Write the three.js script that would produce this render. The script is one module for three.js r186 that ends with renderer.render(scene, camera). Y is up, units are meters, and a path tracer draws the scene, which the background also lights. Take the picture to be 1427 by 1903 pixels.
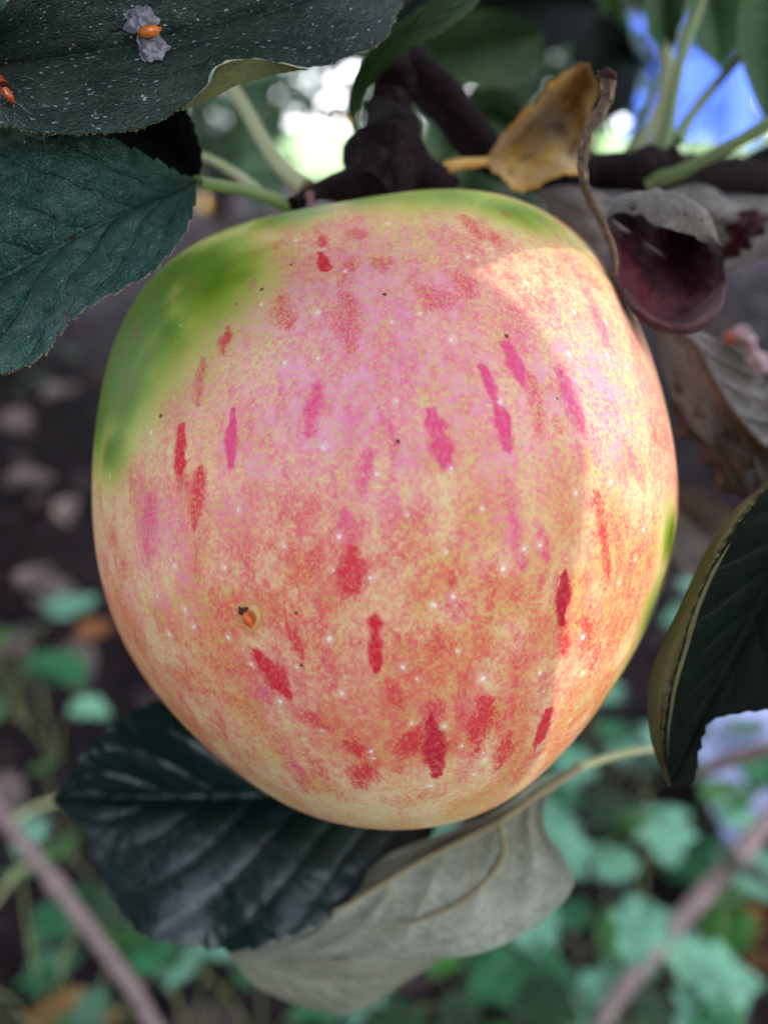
import * as THREE from 'three';
import { mergeGeometries } from 'three/addons/utils/BufferGeometryUtils.js';

// ------------------------------------------------------------ camera, sky, sun, exposure
const scene = new THREE.Scene();
const camera = new THREE.PerspectiveCamera(65.02, 0.75, 0.004, 900);
camera.position.set(0, 0.62, 0);
camera.rotation.set(THREE.MathUtils.degToRad(-25.5), 0, 0);
camera.updateMatrixWorld(true);
camera.focus = 0.087;
camera.userData.fStop = 11;

const renderer = new THREE.WebGLRenderer({ antialias: true });
renderer.toneMapping = THREE.LinearToneMapping;
renderer.toneMappingExposure = 0.86;
renderer.shadowMap.enabled = true;
renderer.shadowMap.type = THREE.PCFSoftShadowMap;

// noise helpers (all seeded)
function hash3(x, y, z) {
  let h = Math.imul(x | 0, 374761393) ^ Math.imul(y | 0, 668265263) ^ Math.imul(z | 0, 1274126177);
  h = Math.imul(h ^ (h >>> 13), 1274126177); h ^= h >>> 16;
  return (h >>> 0) / 4294967296;
}
const sm = (t) => t * t * (3 - 2 * t);
const lerp = (a, b, t) => a + (b - a) * t;
const clamp = (x, a = 0, b = 1) => (x < a ? a : x > b ? b : x);
const step = (a, b, x) => sm(clamp((x - a) / (b - a)));
function noise2(x, y, s = 0) {
  const i = Math.floor(x), j = Math.floor(y), u = sm(x - i), v = sm(y - j);
  return lerp(lerp(hash3(i, j, s), hash3(i + 1, j, s), u), lerp(hash3(i, j + 1, s), hash3(i + 1, j + 1, s), u), v);
}
function noise3(x, y, z, s = 0) {
  const k = Math.floor(z), w = sm(z - k);
  return lerp(noise2(x, y, s + k * 57), noise2(x, y, s + (k + 1) * 57), w);
}
function fbm(x, y, s = 0, n = 4) { let a = 0, w = 0.5, t = 0; for (let i = 0; i < n; i++) { a += w * noise2(x, y, s + i * 13); t += w; w *= 0.55; x = x * 2.03 + 3.1; y = y * 2.03 + 1.7; } return a / t; }
function worley(x, y, s) {           // [F1, F2]
  const i = Math.floor(x), j = Math.floor(y); let f1 = 9, f2 = 9;
  for (let a = -1; a < 2; a++) for (let b = -1; b < 2; b++) {
    const dx = i + a + hash3(i + a, j + b, s) - x, dy = j + b + hash3(i + a, j + b, s + 7) - y, d = dx * dx + dy * dy;
    if (d < f1) { f2 = f1; f1 = d; } else if (d < f2) f2 = d;
  }
  return [Math.sqrt(f1), Math.sqrt(f2)];
}
function rng(seed) { let s = seed >>> 0; return () => { s = (s + 0x6d2b79f5) | 0; let t = Math.imul(s ^ (s >>> 15), 1 | s); t = (t + Math.imul(t ^ (t >>> 7), 61 | t)) ^ t; return ((t ^ (t >>> 14)) >>> 0) / 4294967296; }; }

// hazy bright sky, soft thin cloud all round
{
  const W = 512, H = 256, a = new Float32Array(W * H * 4);
  for (let j = 0; j < H; j++) for (let i = 0; i < W; i++) {
    const el = ((j + 0.5) / H - 0.5) * Math.PI, az = (i + 0.5) / W * Math.PI * 2;
    const x = Math.cos(el) * Math.cos(az), y = Math.sin(el), z = Math.cos(el) * Math.sin(az);
    const n = noise3(x * 3 + 9, y * 5 + 9, z * 3 + 9, 3) * 0.6 + noise3(x * 7 + 9, y * 11 + 9, z * 7 + 9, 5) * 0.4;
    const c = step(0.3, 0.7, n), h = Math.exp(-Math.max(0, y) * 3);
    const k = (j * W + i) * 4;
    const f = Math.max(c * 0.75, h), sd = Math.acos(clamp(x * 0.7547 + y * 0.5564 + z * 0.3479, -1, 1)), K = 7 * (1 + 2.6 * Math.exp(-Math.pow(sd / 0.3, 2))); a[k] = K * lerp(0.68, 1.0, f); a[k + 1] = K * lerp(0.78, 0.98, f); a[k + 2] = K * lerp(1.04, 1.06, f); a[k + 3] = 1;
  }
  const t = new THREE.DataTexture(a, W, H, THREE.RGBAFormat, THREE.FloatType);
  t.mapping = THREE.EquirectangularReflectionMapping; t.magFilter = t.minFilter = THREE.LinearFilter; t.needsUpdate = true;
  scene.background = t; scene.environment = t;
}
const SUN = new THREE.Vector3(0.7547, 0.5564, 0.3479).normalize();
const sun = new THREE.DirectionalLight(new THREE.Color(1, 0.95, 0.87), 3.0);
sun.position.copy(SUN).multiplyScalar(12); sun.castShadow = true; sun.shadow.radius = 1.0;
sun.shadow.mapSize.set(4096, 4096); Object.assign(sun.shadow.camera, { left: -6, right: 6, top: 6, bottom: -6, near: 0.1, far: 40 });
scene.add(sun, sun.target);

// ------------------------------------------------------------ helpers
const V = (x, y, z) => new THREE.Vector3(x, y, z);
// a pixel of the photograph (1427 x 1903) and a depth in centimetres -> a point of the world
const at = (px, py, cm) => V((px - 713.5) / 1493 * cm / 100, (951.5 - py) / 1493 * cm / 100, -cm / 100).applyMatrix4(camera.matrixWorld);
const camVec = (x, y, z) => V(x, y, z).transformDirection(camera.matrixWorld);
const used = {};
function numbered(n) { if (used[n] === undefined) { used[n] = 0; return n; } used[n]++; return n + '_' + String(used[n]).padStart(3, '0'); }
function tag(o, label, category, group, kind) {
  if (label) o.userData.label = label; if (category) o.userData.category = category;
  if (group) o.userData.group = group; if (kind) o.userData.kind = kind; return o;
}
function shade(o) { o.castShadow = o.receiveShadow = true; return o; }
function part(name, geo, mat, parent) { const m = shade(new THREE.Mesh(geo, mat)); m.name = name; parent.add(m); return m; }
function thing(name, pos, label, category, group) { const g = new THREE.Group(); g.name = numbered(name); g.position.copy(pos); scene.add(g); return tag(g, label, category, group); }
function struct(name, geo, mat) { const m = shade(new THREE.Mesh(geo, mat)); m.name = name; m.userData.kind = 'structure'; scene.add(m); return m; }
function dataTex(W, H, fill, srgb = true, repeat = false) {
  const a = new Uint8Array(W * H * 4), c = [0, 0, 0];
  for (let j = 0; j < H; j++) for (let i = 0; i < W; i++) { fill((i + 0.5) / W, (j + 0.5) / H, c, i, j); const k = (j * W + i) * 4; a[k] = clamp(c[0]) * 255; a[k + 1] = clamp(c[1]) * 255; a[k + 2] = clamp(c[2]) * 255; a[k + 3] = 255; }
  const t = new THREE.DataTexture(a, W, H, THREE.RGBAFormat);
  t.magFilter = THREE.LinearFilter; t.minFilter = THREE.LinearMipmapLinearFilter; t.generateMipmaps = true;
  if (srgb) t.colorSpace = THREE.SRGBColorSpace;
  t.wrapS = t.wrapT = repeat ? THREE.RepeatWrapping : THREE.ClampToEdgeWrapping; t.needsUpdate = true; return t;
}
const rgb = (r, g, b) => [r / 255, g / 255, b / 255];
const mix3 = (o, a, b, t) => { o[0] = lerp(a[0], b[0], t); o[1] = lerp(a[1], b[1], t); o[2] = lerp(a[2], b[2], t); };
const col = (r, g, b) => new THREE.Color().setRGB(r / 255, g / 255, b / 255, THREE.SRGBColorSpace);

function gridGeo(nu, nv, P, origin, flip = false) {      // P(i/nu, j/nv) -> Vector3
  const pos = [], uv = [], idx = [];
  for (let i = 0; i <= nu; i++) for (let j = 0; j <= nv; j++) { const p = P(i / nu, j / nv); pos.push(p.x - origin.x, p.y - origin.y, p.z - origin.z); uv.push(i / nu, j / nv); }
  for (let i = 0; i < nu; i++) for (let j = 0; j < nv; j++) {
    const a = i * (nv + 1) + j, b = a + nv + 1;
    if (flip) idx.push(a, a + 1, b, b, a + 1, b + 1); else idx.push(a, b, a + 1, b, b + 1, a + 1);
  }
  const g = new THREE.BufferGeometry(); g.setAttribute('position', new THREE.Float32BufferAttribute(pos, 3)); g.setAttribute('uv', new THREE.Float32BufferAttribute(uv, 2)); g.setIndex(idx); g.computeVertexNormals(); return g;
}
const curve = (pts) => new THREE.CatmullRomCurve3(pts, false, 'centripetal');
// tube along points with radii (m), uneven by noise
function tube(pts, radii, { n = 48, sides = 12, rough = 0, freq = 400, origin = V(0, 0, 0), seed = 1, flat = 1 } = {}) {
  const c = curve(pts), fr = c.computeFrenetFrames(n, false), pos = [], uv = [], idx = [];
  const len = c.getLength();
  for (let i = 0; i <= n; i++) {
    const t = i / n, p = c.getPointAt(t), f = t * (radii.length - 1), k = Math.min(radii.length - 2, Math.floor(f)), r0 = lerp(radii[k], radii[k + 1], sm(f - k));
    for (let j = 0; j <= sides; j++) {
      const a = j / sides * Math.PI * 2, ca = Math.cos(a), sa = Math.sin(a) * flat;
      const r = r0 * (1 + rough * (noise3(p.x * freq + ca * 1.3 + 50, p.y * freq + sa * 1.3 + 50, p.z * freq + 50, seed) - 0.5) * 2);
      pos.push(p.x + (fr.normals[i].x * ca + fr.binormals[i].x * sa) * r - origin.x, p.y + (fr.normals[i].y * ca + fr.binormals[i].y * sa) * r - origin.y, p.z + (fr.normals[i].z * ca + fr.binormals[i].z * sa) * r - origin.z);
      uv.push(j / sides, t * len * 20);
    }
  }
  for (let i = 0; i < n; i++) for (let j = 0; j < sides; j++) { const a = i * (sides + 1) + j, b = a + sides + 1; idx.push(a, a + 1, b, b, a + 1, b + 1); }
  for (const e of [0, n]) {                                  // caps
    const base = pos.length / 3, p = c.getPointAt(e / n); pos.push(p.x - origin.x, p.y - origin.y, p.z - origin.z); uv.push(0.5, 0);
    for (let j = 0; j < sides; j++) { const a = e * (sides + 1) + j; if (e) idx.push(base, a + 1, a); else idx.push(base, a, a + 1); }
  }
  const g = new THREE.BufferGeometry(); g.setAttribute('position', new THREE.Float32BufferAttribute(pos, 3)); g.setAttribute('uv', new THREE.Float32BufferAttribute(uv, 2)); g.setIndex(idx); g.computeVertexNormals(); return g;
}

// ------------------------------------------------------------ leaves
// A leaf is lofted from three space curves (left edge, midrib, right edge; each a list of points from base to tip).
// o: nu, nv, bulge, serr [teeth, metres], ruffle [waves, metres], vein {n, k, off, groove, puff}, rough, thick
function leafSurf(L, M, R, o) {
  const cl = curve(L), cm = curve(M), cr = curve(R), nu = o.nu || 90, len = cm.getLength();
  const rows = [];
  for (let i = 0; i <= nu; i++) {
    const t = i / nu, l = cl.getPointAt(t), m = cm.getPointAt(t), r = cr.getPointAt(t), tan = cm.getTangentAt(t);
    rows.push({ l, m, r, tan, w: l.distanceTo(r) });
  }
  let n0 = null;
  for (const q of rows) {
    const across = q.r.clone().sub(q.l); if (across.length() < 1e-6 && n0) { q.n = n0.clone(); continue; }
    q.n = across.normalize().cross(q.tan).normalize(); if (o.flip) q.n.negate(); n0 = q.n;
  }
  rows[nu].n = rows[nu - 1].n.clone(); rows[0].n = rows[1].n.clone();
  const vn = o.vein || { n: 8, k: 0.25, off: 0.3, groove: 0.0003, puff: 0.0003 };
  const seed = o.seed || 1;
  const P = (u, v, off) => {
    const q = rows[Math.round(u * nu)], s = v * 2 - 1, a = Math.abs(s), e = s < 0 ? q.l : q.r;
    let ax = a;
    const p = q.m.clone().lerp(e, ax), ends = Math.sin(Math.PI * clamp(u, 0.02, 0.98));
    const out = e.clone().sub(q.m); const ol = out.length(); if (ol > 1e-6) out.divideScalar(ol);
    if (o.serr) { const f = (u * o.serr[0] + (s < 0 ? 0.37 : 0) + 0.6 * noise2(u * 9, s < 0 ? 1 : 5, seed)) % 1; p.addScaledVector(out, (f - 0.5 + 0.5 * (noise2(u * 23, s < 0 ? 3 : 9, seed) - 0.5)) * o.serr[1] * Math.pow(a, 10) * Math.min(1, ends * 3)); }
    let d = (o.bulge || 0) * ol * Math.sin(Math.PI * Math.pow(a, 0.8)) * ends;
    if (o.ruffle) d += o.ruffle[1] * a * a * Math.sin(u * o.ruffle[0] * 6.283 + (s < 0 ? 1.3 : 0) + 2 * noise2(u * 4, s < 0 ? 1 : 2, seed)) * ends;
    const w = (u - vn.k * a) * vn.n + (s < 0 ? vn.off : 0), f = w - Math.floor(w), fd = Math.min(f, 1 - f);
    const fall = Math.min(1, a * 7) * (1 - 0.75 * a) * ends;
    d += (-vn.groove * Math.exp(-Math.pow(fd / 0.09, 2)) + vn.puff * Math.sin(Math.PI * f)) * fall;
    d -= (o.mid ?? 0.0004) * Math.exp(-Math.pow(a / 0.05, 2));
    if (o.rough) d += o.rough * ((fbm(u * len * 700, s * q.w * 350, seed, 3) - 0.5) * 2);
    d += 0.02 * q.w * (noise2(u * 5, s * 2 + 7, seed + 3) - 0.5) * a;
    p.addScaledVector(q.n, d + off);
    return p;
  };
  return { P, rows, len, nu, nv: o.nv || 40 };
}
// builds the leaf as one Mesh (its upper sheet) with sub-parts underside and midrib
function makeLeaf(parent, name, L, M, R, o, mats) {
  const org = parent.position, S = leafSurf(L, M, R, o), th = o.thick || 0.00025;
  const top = gridGeo(S.nu, S.nv, (u, v) => S.P(u, v, 0), org, !o.flip);
  const blade = part(name, top, mats.top, parent);
  part('underside', gridGeo(S.nu, S.nv, (u, v) => S.P(u, v, -th * (1 - Math.pow(Math.abs(v * 2 - 1), 16))), org, o.flip), mats.under, blade);
  if (o.rib) {
    const c = [], n = 14, k = o.ribSide ?? -1; for (let i = 0; i <= n; i++) { const u = Math.round(i / n * S.nu) / S.nu; c.push(S.P(u, 0.5, k * (th * 0.5 + o.rib * 0.35))); }
    part('midrib', tube(c, [o.rib, o.rib * 0.7, o.rib * 0.2], { n: 40, sides: 8, origin: org, flat: 0.8 }), mats.rib || mats.under, blade);
  }
  if (o.hair) {
    const r = rng(o.seed + 99), pos = [];
    for (let i = 0; i < o.hair; i++) {
      const u = r(), s = o.hairSide ?? (r() < 0.5 ? 0 : 1), k = Math.min(S.nu - 1, Math.floor(u * S.nu)), e = S.P(k / S.nu, s, -th * r()).lerp(S.P((k + 1) / S.nu, s, -th * r()), r()), q = S.rows[k];
      const out = (s ? q.r : q.l).clone().sub(q.m).normalize().addScaledVector(q.tan, (r() - 0.3) * 1.2).addScaledVector(q.n, (r() - 0.5) * 1.2).normalize().multiplyScalar(0.00015 + 0.0005 * r() * r() * r());
      const w = q.tan.clone().multiplyScalar(0.000022); e.sub(org);
      pos.push(e.x - w.x, e.y - w.y, e.z - w.z, e.x + w.x, e.y + w.y, e.z + w.z, e.x + out.x, e.y + out.y, e.z + out.z);
    }
    const g = new THREE.BufferGeometry(); g.setAttribute('position', new THREE.Float32BufferAttribute(pos, 3)); g.computeVertexNormals();
    const h = part('edge_hair', g, mats.hair, blade); h.userData.kind = 'stuff';
  }
  blade.userData.surf = undefined; delete blade.userData.surf;
  return { blade, S };
}
const PX = (A) => A.map((p) => at(p[0], p[1], p[2]));

// leaf textures in (u along, v across), sized in mm for the fine net
function leafTex(o) {
  const W = o.W || 1024, H = o.H || 512, hgt = new Float32Array(W * H), vn = o.vein, seed = o.seed || 1, mmU = o.mm[0], mmV = o.mm[1];
  const map = dataTex(W, H, (u, v, c, i, j) => {
    const s = v * 2 - 1, a = Math.abs(s), x = u * mmU, y = s * mmV / 2;
    const wob = 0.05 * (noise2(x * 0.25, y * 0.25, seed) - 0.5);
    const w = (u - vn.k * a + wob * 0.6) * vn.n + (s < 0 ? vn.off : 0), f = w - Math.floor(w), fd = Math.min(f, 1 - f) * mmU / vn.n * 0.75;
    const lat = Math.exp(-Math.pow(fd / (0.28 * (1.25 - a)), 2)) * (a < 0.95 ? 1 : 0.3), midv = Math.exp(-Math.pow(a * mmV / 2 / (0.55 * (1.1 - 0.7 * u)), 2));
    const cell = o.cell || 1.3, wx = x / cell + 0.8 * noise2(x * 0.7, y * 0.7, seed + 2), wy = y / cell + 0.8 * noise2(x * 0.7 + 9, y * 0.7, seed + 2);
    const F = worley(wx, wy, seed + 5), net = 1 - step(0.02, 0.2, F[1] - F[0]), G = worley(wx * 2.6, wy * 2.6, seed + 8), net2 = 1 - step(0.02, 0.25, G[1] - G[0]);
    const big = fbm(x * 0.09, y * 0.12, seed + 20, 4), mid = fbm(x * 0.6, y * 0.6, seed + 30, 3), fine = noise2(x * 7, y * 7, seed + 40);
    mix3(c, o.c1, o.c2, step(0.25, 0.75, big * 0.6 + mid * 0.4));
    const vv = clamp(Math.max(lat * (o.latC ?? 0.5), midv, net * (o.netC ?? 0.25), net2 * (o.netC ?? 0.25) * 0.5));
    mix3(c, c.slice(), o.cv, vv * (o.veinAmt ?? 0.5));
    const g = 0.82 + 0.36 * fine * (o.grain ?? 1) + (1 - (o.grain ?? 1)) * 0.18; c[0] *= g; c[1] *= g; c[2] *= g;
    hgt[j * W + i] = clamp((1 - 0.55 * net - 0.3 * net2 - 0.8 * lat - midv) * 0.5 * (o.inv ? -1 : 1) + (o.inv ? 0.9 : 0.35) + 0.25 * fine * (o.bumpFine ?? 1) + 0.15 * mid);
    if (o.edge) { const e = step(0.86, 1.0, a + 0.12 * (mid - 0.5)); mix3(c, c.slice(), o.edge, e * 0.8); }
    if (o.extra) o.extra(c, x, y, u, s, hgt, j * W + i);
  });
  if (o.specks) {                       // dust, spots: [count, radius mm range, colour, seed]
    const d = map.image.data;
    for (const [n, r0, r1, cc, sd, al] of o.specks) {
      const r = rng(sd);
      for (let k = 0; k < n; k++) {
        const cx = r() * W, cy = r() * H, rad = r0 + (r1 - r0) * Math.pow(r(), 3), rx = rad / mmU * W, ry = rad / mmV * H, el = 0.6 + 0.8 * r();
        for (let j = Math.floor(cy - ry * 1.6); j <= cy + ry * 1.6; j++) for (let i = Math.floor(cx - rx * 1.6); i <= cx + rx * 1.6; i++) {
          if (i < 0 || j < 0 || i >= W || j >= H) continue;
          const q = Math.hypot((i + 0.5 - cx) / rx * el, (j + 0.5 - cy) / ry / el) + 0.5 * (hash3(i, j, 3) - 0.5), m = (1 - step(0.6, 1.05, q)) * al; if (m <= 0) continue;
          const p = (j * W + i) * 4; for (let z = 0; z < 3; z++) d[p + z] = lerp(d[p + z], cc[z] * 255, m);
        }
      }
    }
  }
  const bump = dataTex(W, H, (u, v, c, i, j) => { c[0] = c[1] = c[2] = hgt[j * W + i]; }, false);
  return { map, bump };
}
const lm = (t, o) => new THREE.MeshPhysicalMaterial({ map: t.map, bumpMap: t.bump, bumpScale: 0.00012, roughness: 0.5, specularIntensity: 0.4, side: THREE.DoubleSide, ...o });

const STREAKS =[-0.143,0.683,-0.129,0.623,0.39,0.7,1,-0.137,0.592,-0.114,0.511,0.63,1,1,-0.396,0.345,-0.398,0.268,0.6,0.75,1,-0.46,0.254,-0.46,0.132,0.48,0.45,1,-0.351,0.094,-0.357,-0.047,0.52,1,0,-0.505,0.076,-0.507,-0.036,0.71,1,1,-0.131,0.119,-0.149,0.011,0.84,0.75,0,0.131,0.028,0.151,-0.094,0.87,0.95,0,0.258,0.138,0.281,0.049,0.56,0.95,0,0.281,0.045,0.295,-0.061,0.72,1,0,0.33,0.196,0.359,0.082,0.74,0.95,0,0.46,0.127,0.495,-0.018,0.92,0.7,0,0.376,0.109,0.375,-0.034,0.56,0.35,1,-0.024,-0.067,-0.034,-0.142,0.86,0.6,0,-0.05,0.038,-0.059,-0.038,0.88,0.3,0,0.036,0.016,0.04,-0.086,0.65,0.35,0,-0.083,-0.196,-0.067,-0.244,1.29,0.5,0,-0.069,-0.266,-0.081,-0.358,1.17,0.8,1,-0.04,-0.422,-0.022,-0.432,0.54,0.9,1,-0.032,-0.432,-0.038,-0.534,0.7,1,1,-0.441,-0.04,-0.47,-0.173,0.74,0.75,1,-0.517,-0.055,-0.489,-0.074,0.7,0.5,1,-0.614,-0.094,-0.653,-0.239,1.19,0.55,0,-0.668,-0.181,-0.59,-0.204,0.6,0.3,0,-0.351,-0.49,-0.291,-0.594,1.13,0.95,1,-0.355,-0.608,-0.375,-0.567,0.69,0.5,0,-0.246,-0.43,-0.223,-0.501,0.44,0.6,1,0.425,-0.353,0.431,-0.443,0.83,1,2,0.446,-0.455,0.458,-0.521,0.51,0.65,1,0.291,-0.202,0.314,-0.318,0.54,0.55,0,0.285,-0.144,0.289,-0.215,0.54,0.4,0,0.359,-0.231,0.376,-0.308,0.49,0.5,0,0.52,-0.165,0.567,-0.337,0.62,0.65,1,0.559,-0.324,0.577,-0.362,0.46,0.4,1,0.145,-0.329,0.147,-0.358,0.43,0.6,1,0.147,-0.368,0.155,-0.416,0.85,0.5,0,0.112,-0.455,0.106,-0.503,0.75,0.5,1,0.096,-0.652,0.124,-0.834,0.78,0.9,2,0.106,-0.727,0.12,-0.762,1.02,0.9,2,0.059,-0.693,0.026,-0.756,1.23,0.75,1,0.118,-0.625,0.096,-0.652,0.99,0.6,1,0.246,-0.627,0.244,-0.764,1.11,0.8,1,0.345,-0.737,0.347,-0.836,0.81,0.65,1,0.466,-0.681,0.485,-0.809,0.65,1,1,-0.104,-0.799,-0.135,-0.851,1.39,0.8,1,-0.133,-0.731,-0.125,-0.756,0.8,0.75,1,-0.367,-0.789,-0.355,-0.849,0.54,0.7,0,-0.242,-0.65,-0.209,-0.679,0.91,0.5,1,-0.295,-0.766,-0.268,-0.838,0.82,0.4,1,-0.007,-0.579,0.011,-0.621,0.98,0.4,1,0.507,-0.447,0.554,-0.517,0.85,0.5,1,0.598,-0.515,0.598,-0.579,0.53,0.45,1,0.668,-0.302,0.672,-0.341,0.48,0.4,1,0.373,0.704,0.375,0.581,0.59,0.45,1,0.042,0.523,0.061,0.474,0.86,0.4,1,0.425,0.594,0.423,0.53,0.64,0.35,1,-0.03,0.685,-0.003,0.646,1.03,0.4,1,-0.04,0.517,-0.032,0.492,0.86,0.45,1,-0.246,0.409,-0.215,0.326,1.33,0.4,1,0.161,0.374,0.209,0.331,1.76,0.35,1,-0.057,0.391,-0.048,0.229,1.42,0.35,1,0.268,0.403,0.273,0.364,1.19,0.35,1,0.528,-0.001,0.53,-0.09,0.57,0.3,0,0.639,-0.03,0.696,-0.132,0.59,0.35,0,-0.797,-0.324,-0.793,-0.416,0.63,0.35,0,0.308,-0.47,0.299,-0.494,0.66,0.3,1,0.201,-0.256,0.223,-0.349,0.53,0.25,0,0.701,-0.09,0.709,-0.138,0.42,0.35,1,0.089,-0.171,0.096,-0.229,1.06,0.3,0,0.159,-0.256,0.164,-0.266,0.74,0.25,0,0.672,0.405,0.666,0.233,0.77,0.4,0,0.869,0.463,0.808,0.235,0.55,0.35,0,0.388,0.326,0.378,0.181,0.83,0.25,0,0.011,-0.26,0.02,-0.295,1.06,0.25,1,-0.149,-0.25,-0.168,-0.308,0.86,0.4,1,-0.299,-0.101,-0.314,-0.136,0.78,0.3,0,0.18,-0.602,0.17,-0.656,0.55,0.3,1];
const LENT =[-0.055,0.488,0.098,0.702,-0.242,0.683,0.135,0.3,0.308,0.49,-0.131,0.347,-0.217,0.202,0.055,0.061,-0.122,-0.034,-0.003,-0.107,0.161,-0.105,0.223,-0.194,-0.098,-0.239,-0.118,-0.31,-0.034,-0.331,0.139,-0.285,0.106,-0.395,0.151,-0.38,0.161,-0.499,-0.147,-0.461,0.028,-0.53,0.061,-0.559,0.268,-0.324,0.359,-0.277,0.318,-0.283,0.458,-0.163,0.571,-0.134,0.713,-0.241,0.686,-0.314,0.571,0.316,0.696,0.308,0.645,0.198,0.503,0.179,0.729,0.183,-0.554,-0.264,-0.396,-0.285,-0.647,-0.333,-0.341,-0.154,-0.231,-0.248,-0.55,-0.374,-0.536,-0.418,-0.647,-0.434,-0.429,-0.449,-0.378,-0.517,-0.322,-0.613,-0.217,-0.691,-0.079,-0.749,0.044,-0.671,0.135,-0.683,0.194,-0.745,0.26,-0.851,0.283,-0.801,0.108,-0.876,0.231,-0.567,0.394,-0.567,0.61,-0.737,0.559,-0.59,-0.242,-0.525,-0.304,0.411,0.289,0.045,0.199,0.212,-0.129,0.61,0.199,0.212,-0.075,-0.772,-0.135,-0.592,0.445,0.395,0.517,-0.492,0.624,-0.37];
const SPECK =[0.454,0.787,0.27,0.05,-0.036,0.27,0.339,0.219,0.29,0.052,0.376,0.29,-0.581,0.123,0.3,-0.312,0.47,0.31,-0.232,0.557,0.25,-0.221,-0.399,0.22,0.437,0.057,0.17,-0.231,-0.521,0.22,-0.386,0.43,0.18];
const COV =[-0.09,0.06,10.5,0.35,-0.29,-0.22,8.3,0.25,-0.58,-0.14,4.1,0.35,-0.09,0.5,6.7,0.25,0.22,0.37,7.0,0.35,0.02,0.22,8.5,0.25,0.29,0.04,7.7,0.2,0.55,0.09,5.3,0.25,-0.29,-0.51,6.7,0.3,-0.05,-0.65,10.5,0.38,0.22,-0.67,6.7,0.3,-0.09,-0.29,4.8,0.3,0.16,-0.4,4.8,-0.1,-0.78,0.39,11.3,-1.2,-0.7,0.61,9.5,-1.1,-0.77,0.13,5.7,-1,-0.71,0.99,8.3,-0.9,0.4,0.91,7.7,-1.0,0.6,0.75,6.2,-0.7,0.85,-0.26,4.4,-0.8,0.82,-0.52,5.1,-0.6,-0.14,-1.08,9.0,-1.0,-0.67,-0.93,5.9,-0.7,0.44,-1.06,5.2,-0.5,0.15,0.75,3.9,-0.5,0.86,0.58,4.9,-0.5,-1.07,-0.66,6.3,-0.3];
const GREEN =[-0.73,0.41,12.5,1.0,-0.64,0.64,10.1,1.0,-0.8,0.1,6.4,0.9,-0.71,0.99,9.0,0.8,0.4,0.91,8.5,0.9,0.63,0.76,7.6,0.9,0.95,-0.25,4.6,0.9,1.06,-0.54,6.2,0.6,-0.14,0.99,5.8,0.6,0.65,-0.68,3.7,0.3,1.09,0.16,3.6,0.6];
const PALE =[-0.15,-1.11,11.1,1,-0.73,-0.89,8.6,0.7,-0.77,-0.46,5.6,0.5,-0.09,0.07,9.4,0.5,0.57,0.35,8.6,0.35,-0.86,-0.16,4.5,0.5];
const PINK =[-0.12,0.12,11.7,1,0.55,0.09,8.8,0.7,0.3,0.0,7.1,0.6,0.05,0.25,9.7,0.6,-0.6,-0.26,8.9,0.6,-0.03,-0.13,7.5,0.5,-0.33,-0.17,6.7,0.4,0.3,-0.26,4.9,0.4,-0.37,-0.57,4.6,0.4];

// ------------------------------------------------------------ the apple
const AP = [0.0445, 0.09356, -0.1035, 0.07288, 0.07466, -0.00635, -0.21087, 0.0413, 0.23225, -0.0298, -0.14171, -0.01874, -0.06206, 0.01458, 0.04272, 0.03166, -0.00576, 0.14728, -0.12293, 0.32851];
const AT = [[1, 0], [0, 1], [2, 0], [0, 2], [1, 1], [3, 0], [0, 3], [2, 1], [1, 2], [4, 0], [0, 4], [2, 2], [3, 1], [1, 3], [0, 5], [0, 6], [5, 0], [4, 1], [2, 3]];
const appleDir = (lon, lat) => V(Math.cos(lat) * Math.sin(lon), Math.sin(lat), Math.cos(lat) * Math.cos(lon));
function appleR(d) {
  let r = 1; for (let k = 0; k < AT.length; k++) r += AP[k + 1] * Math.pow(d.x, AT[k][0]) * Math.pow(d.y, AT[k][1]);
  r *= AP[0];
  const th = Math.acos(clamp(d.y, -1, 1)), tb = Math.PI - th;
  return r * (1 - 0.3 * Math.exp(-Math.pow(th / 0.24, 2)) - 0.16 * Math.exp(-Math.pow(tb / 0.22, 2)));
}
const apple = thing('apple', at(706, 935, 12.5), 'large ripening apple, pink and red streaks over yellow-green skin, hanging in the middle', 'apple');
{ // its own axes: nearly upright, the stalk end leaning away
  const X = camVec(0.99752, 0.0702, -0.00424), Y = camVec(-0.06997, 0.98464, -0.15994), Z = camVec(-0.00706, 0.15984, 0.98712);
  apple.quaternion.setFromRotationMatrix(new THREE.Matrix4().makeBasis(X, Y, Z));
}
const apWorld = (lon, lat, off = 0) => { const d = appleDir(lon, lat); return d.multiplyScalar(appleR(d) + off); };   // in the apple's own axes
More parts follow.
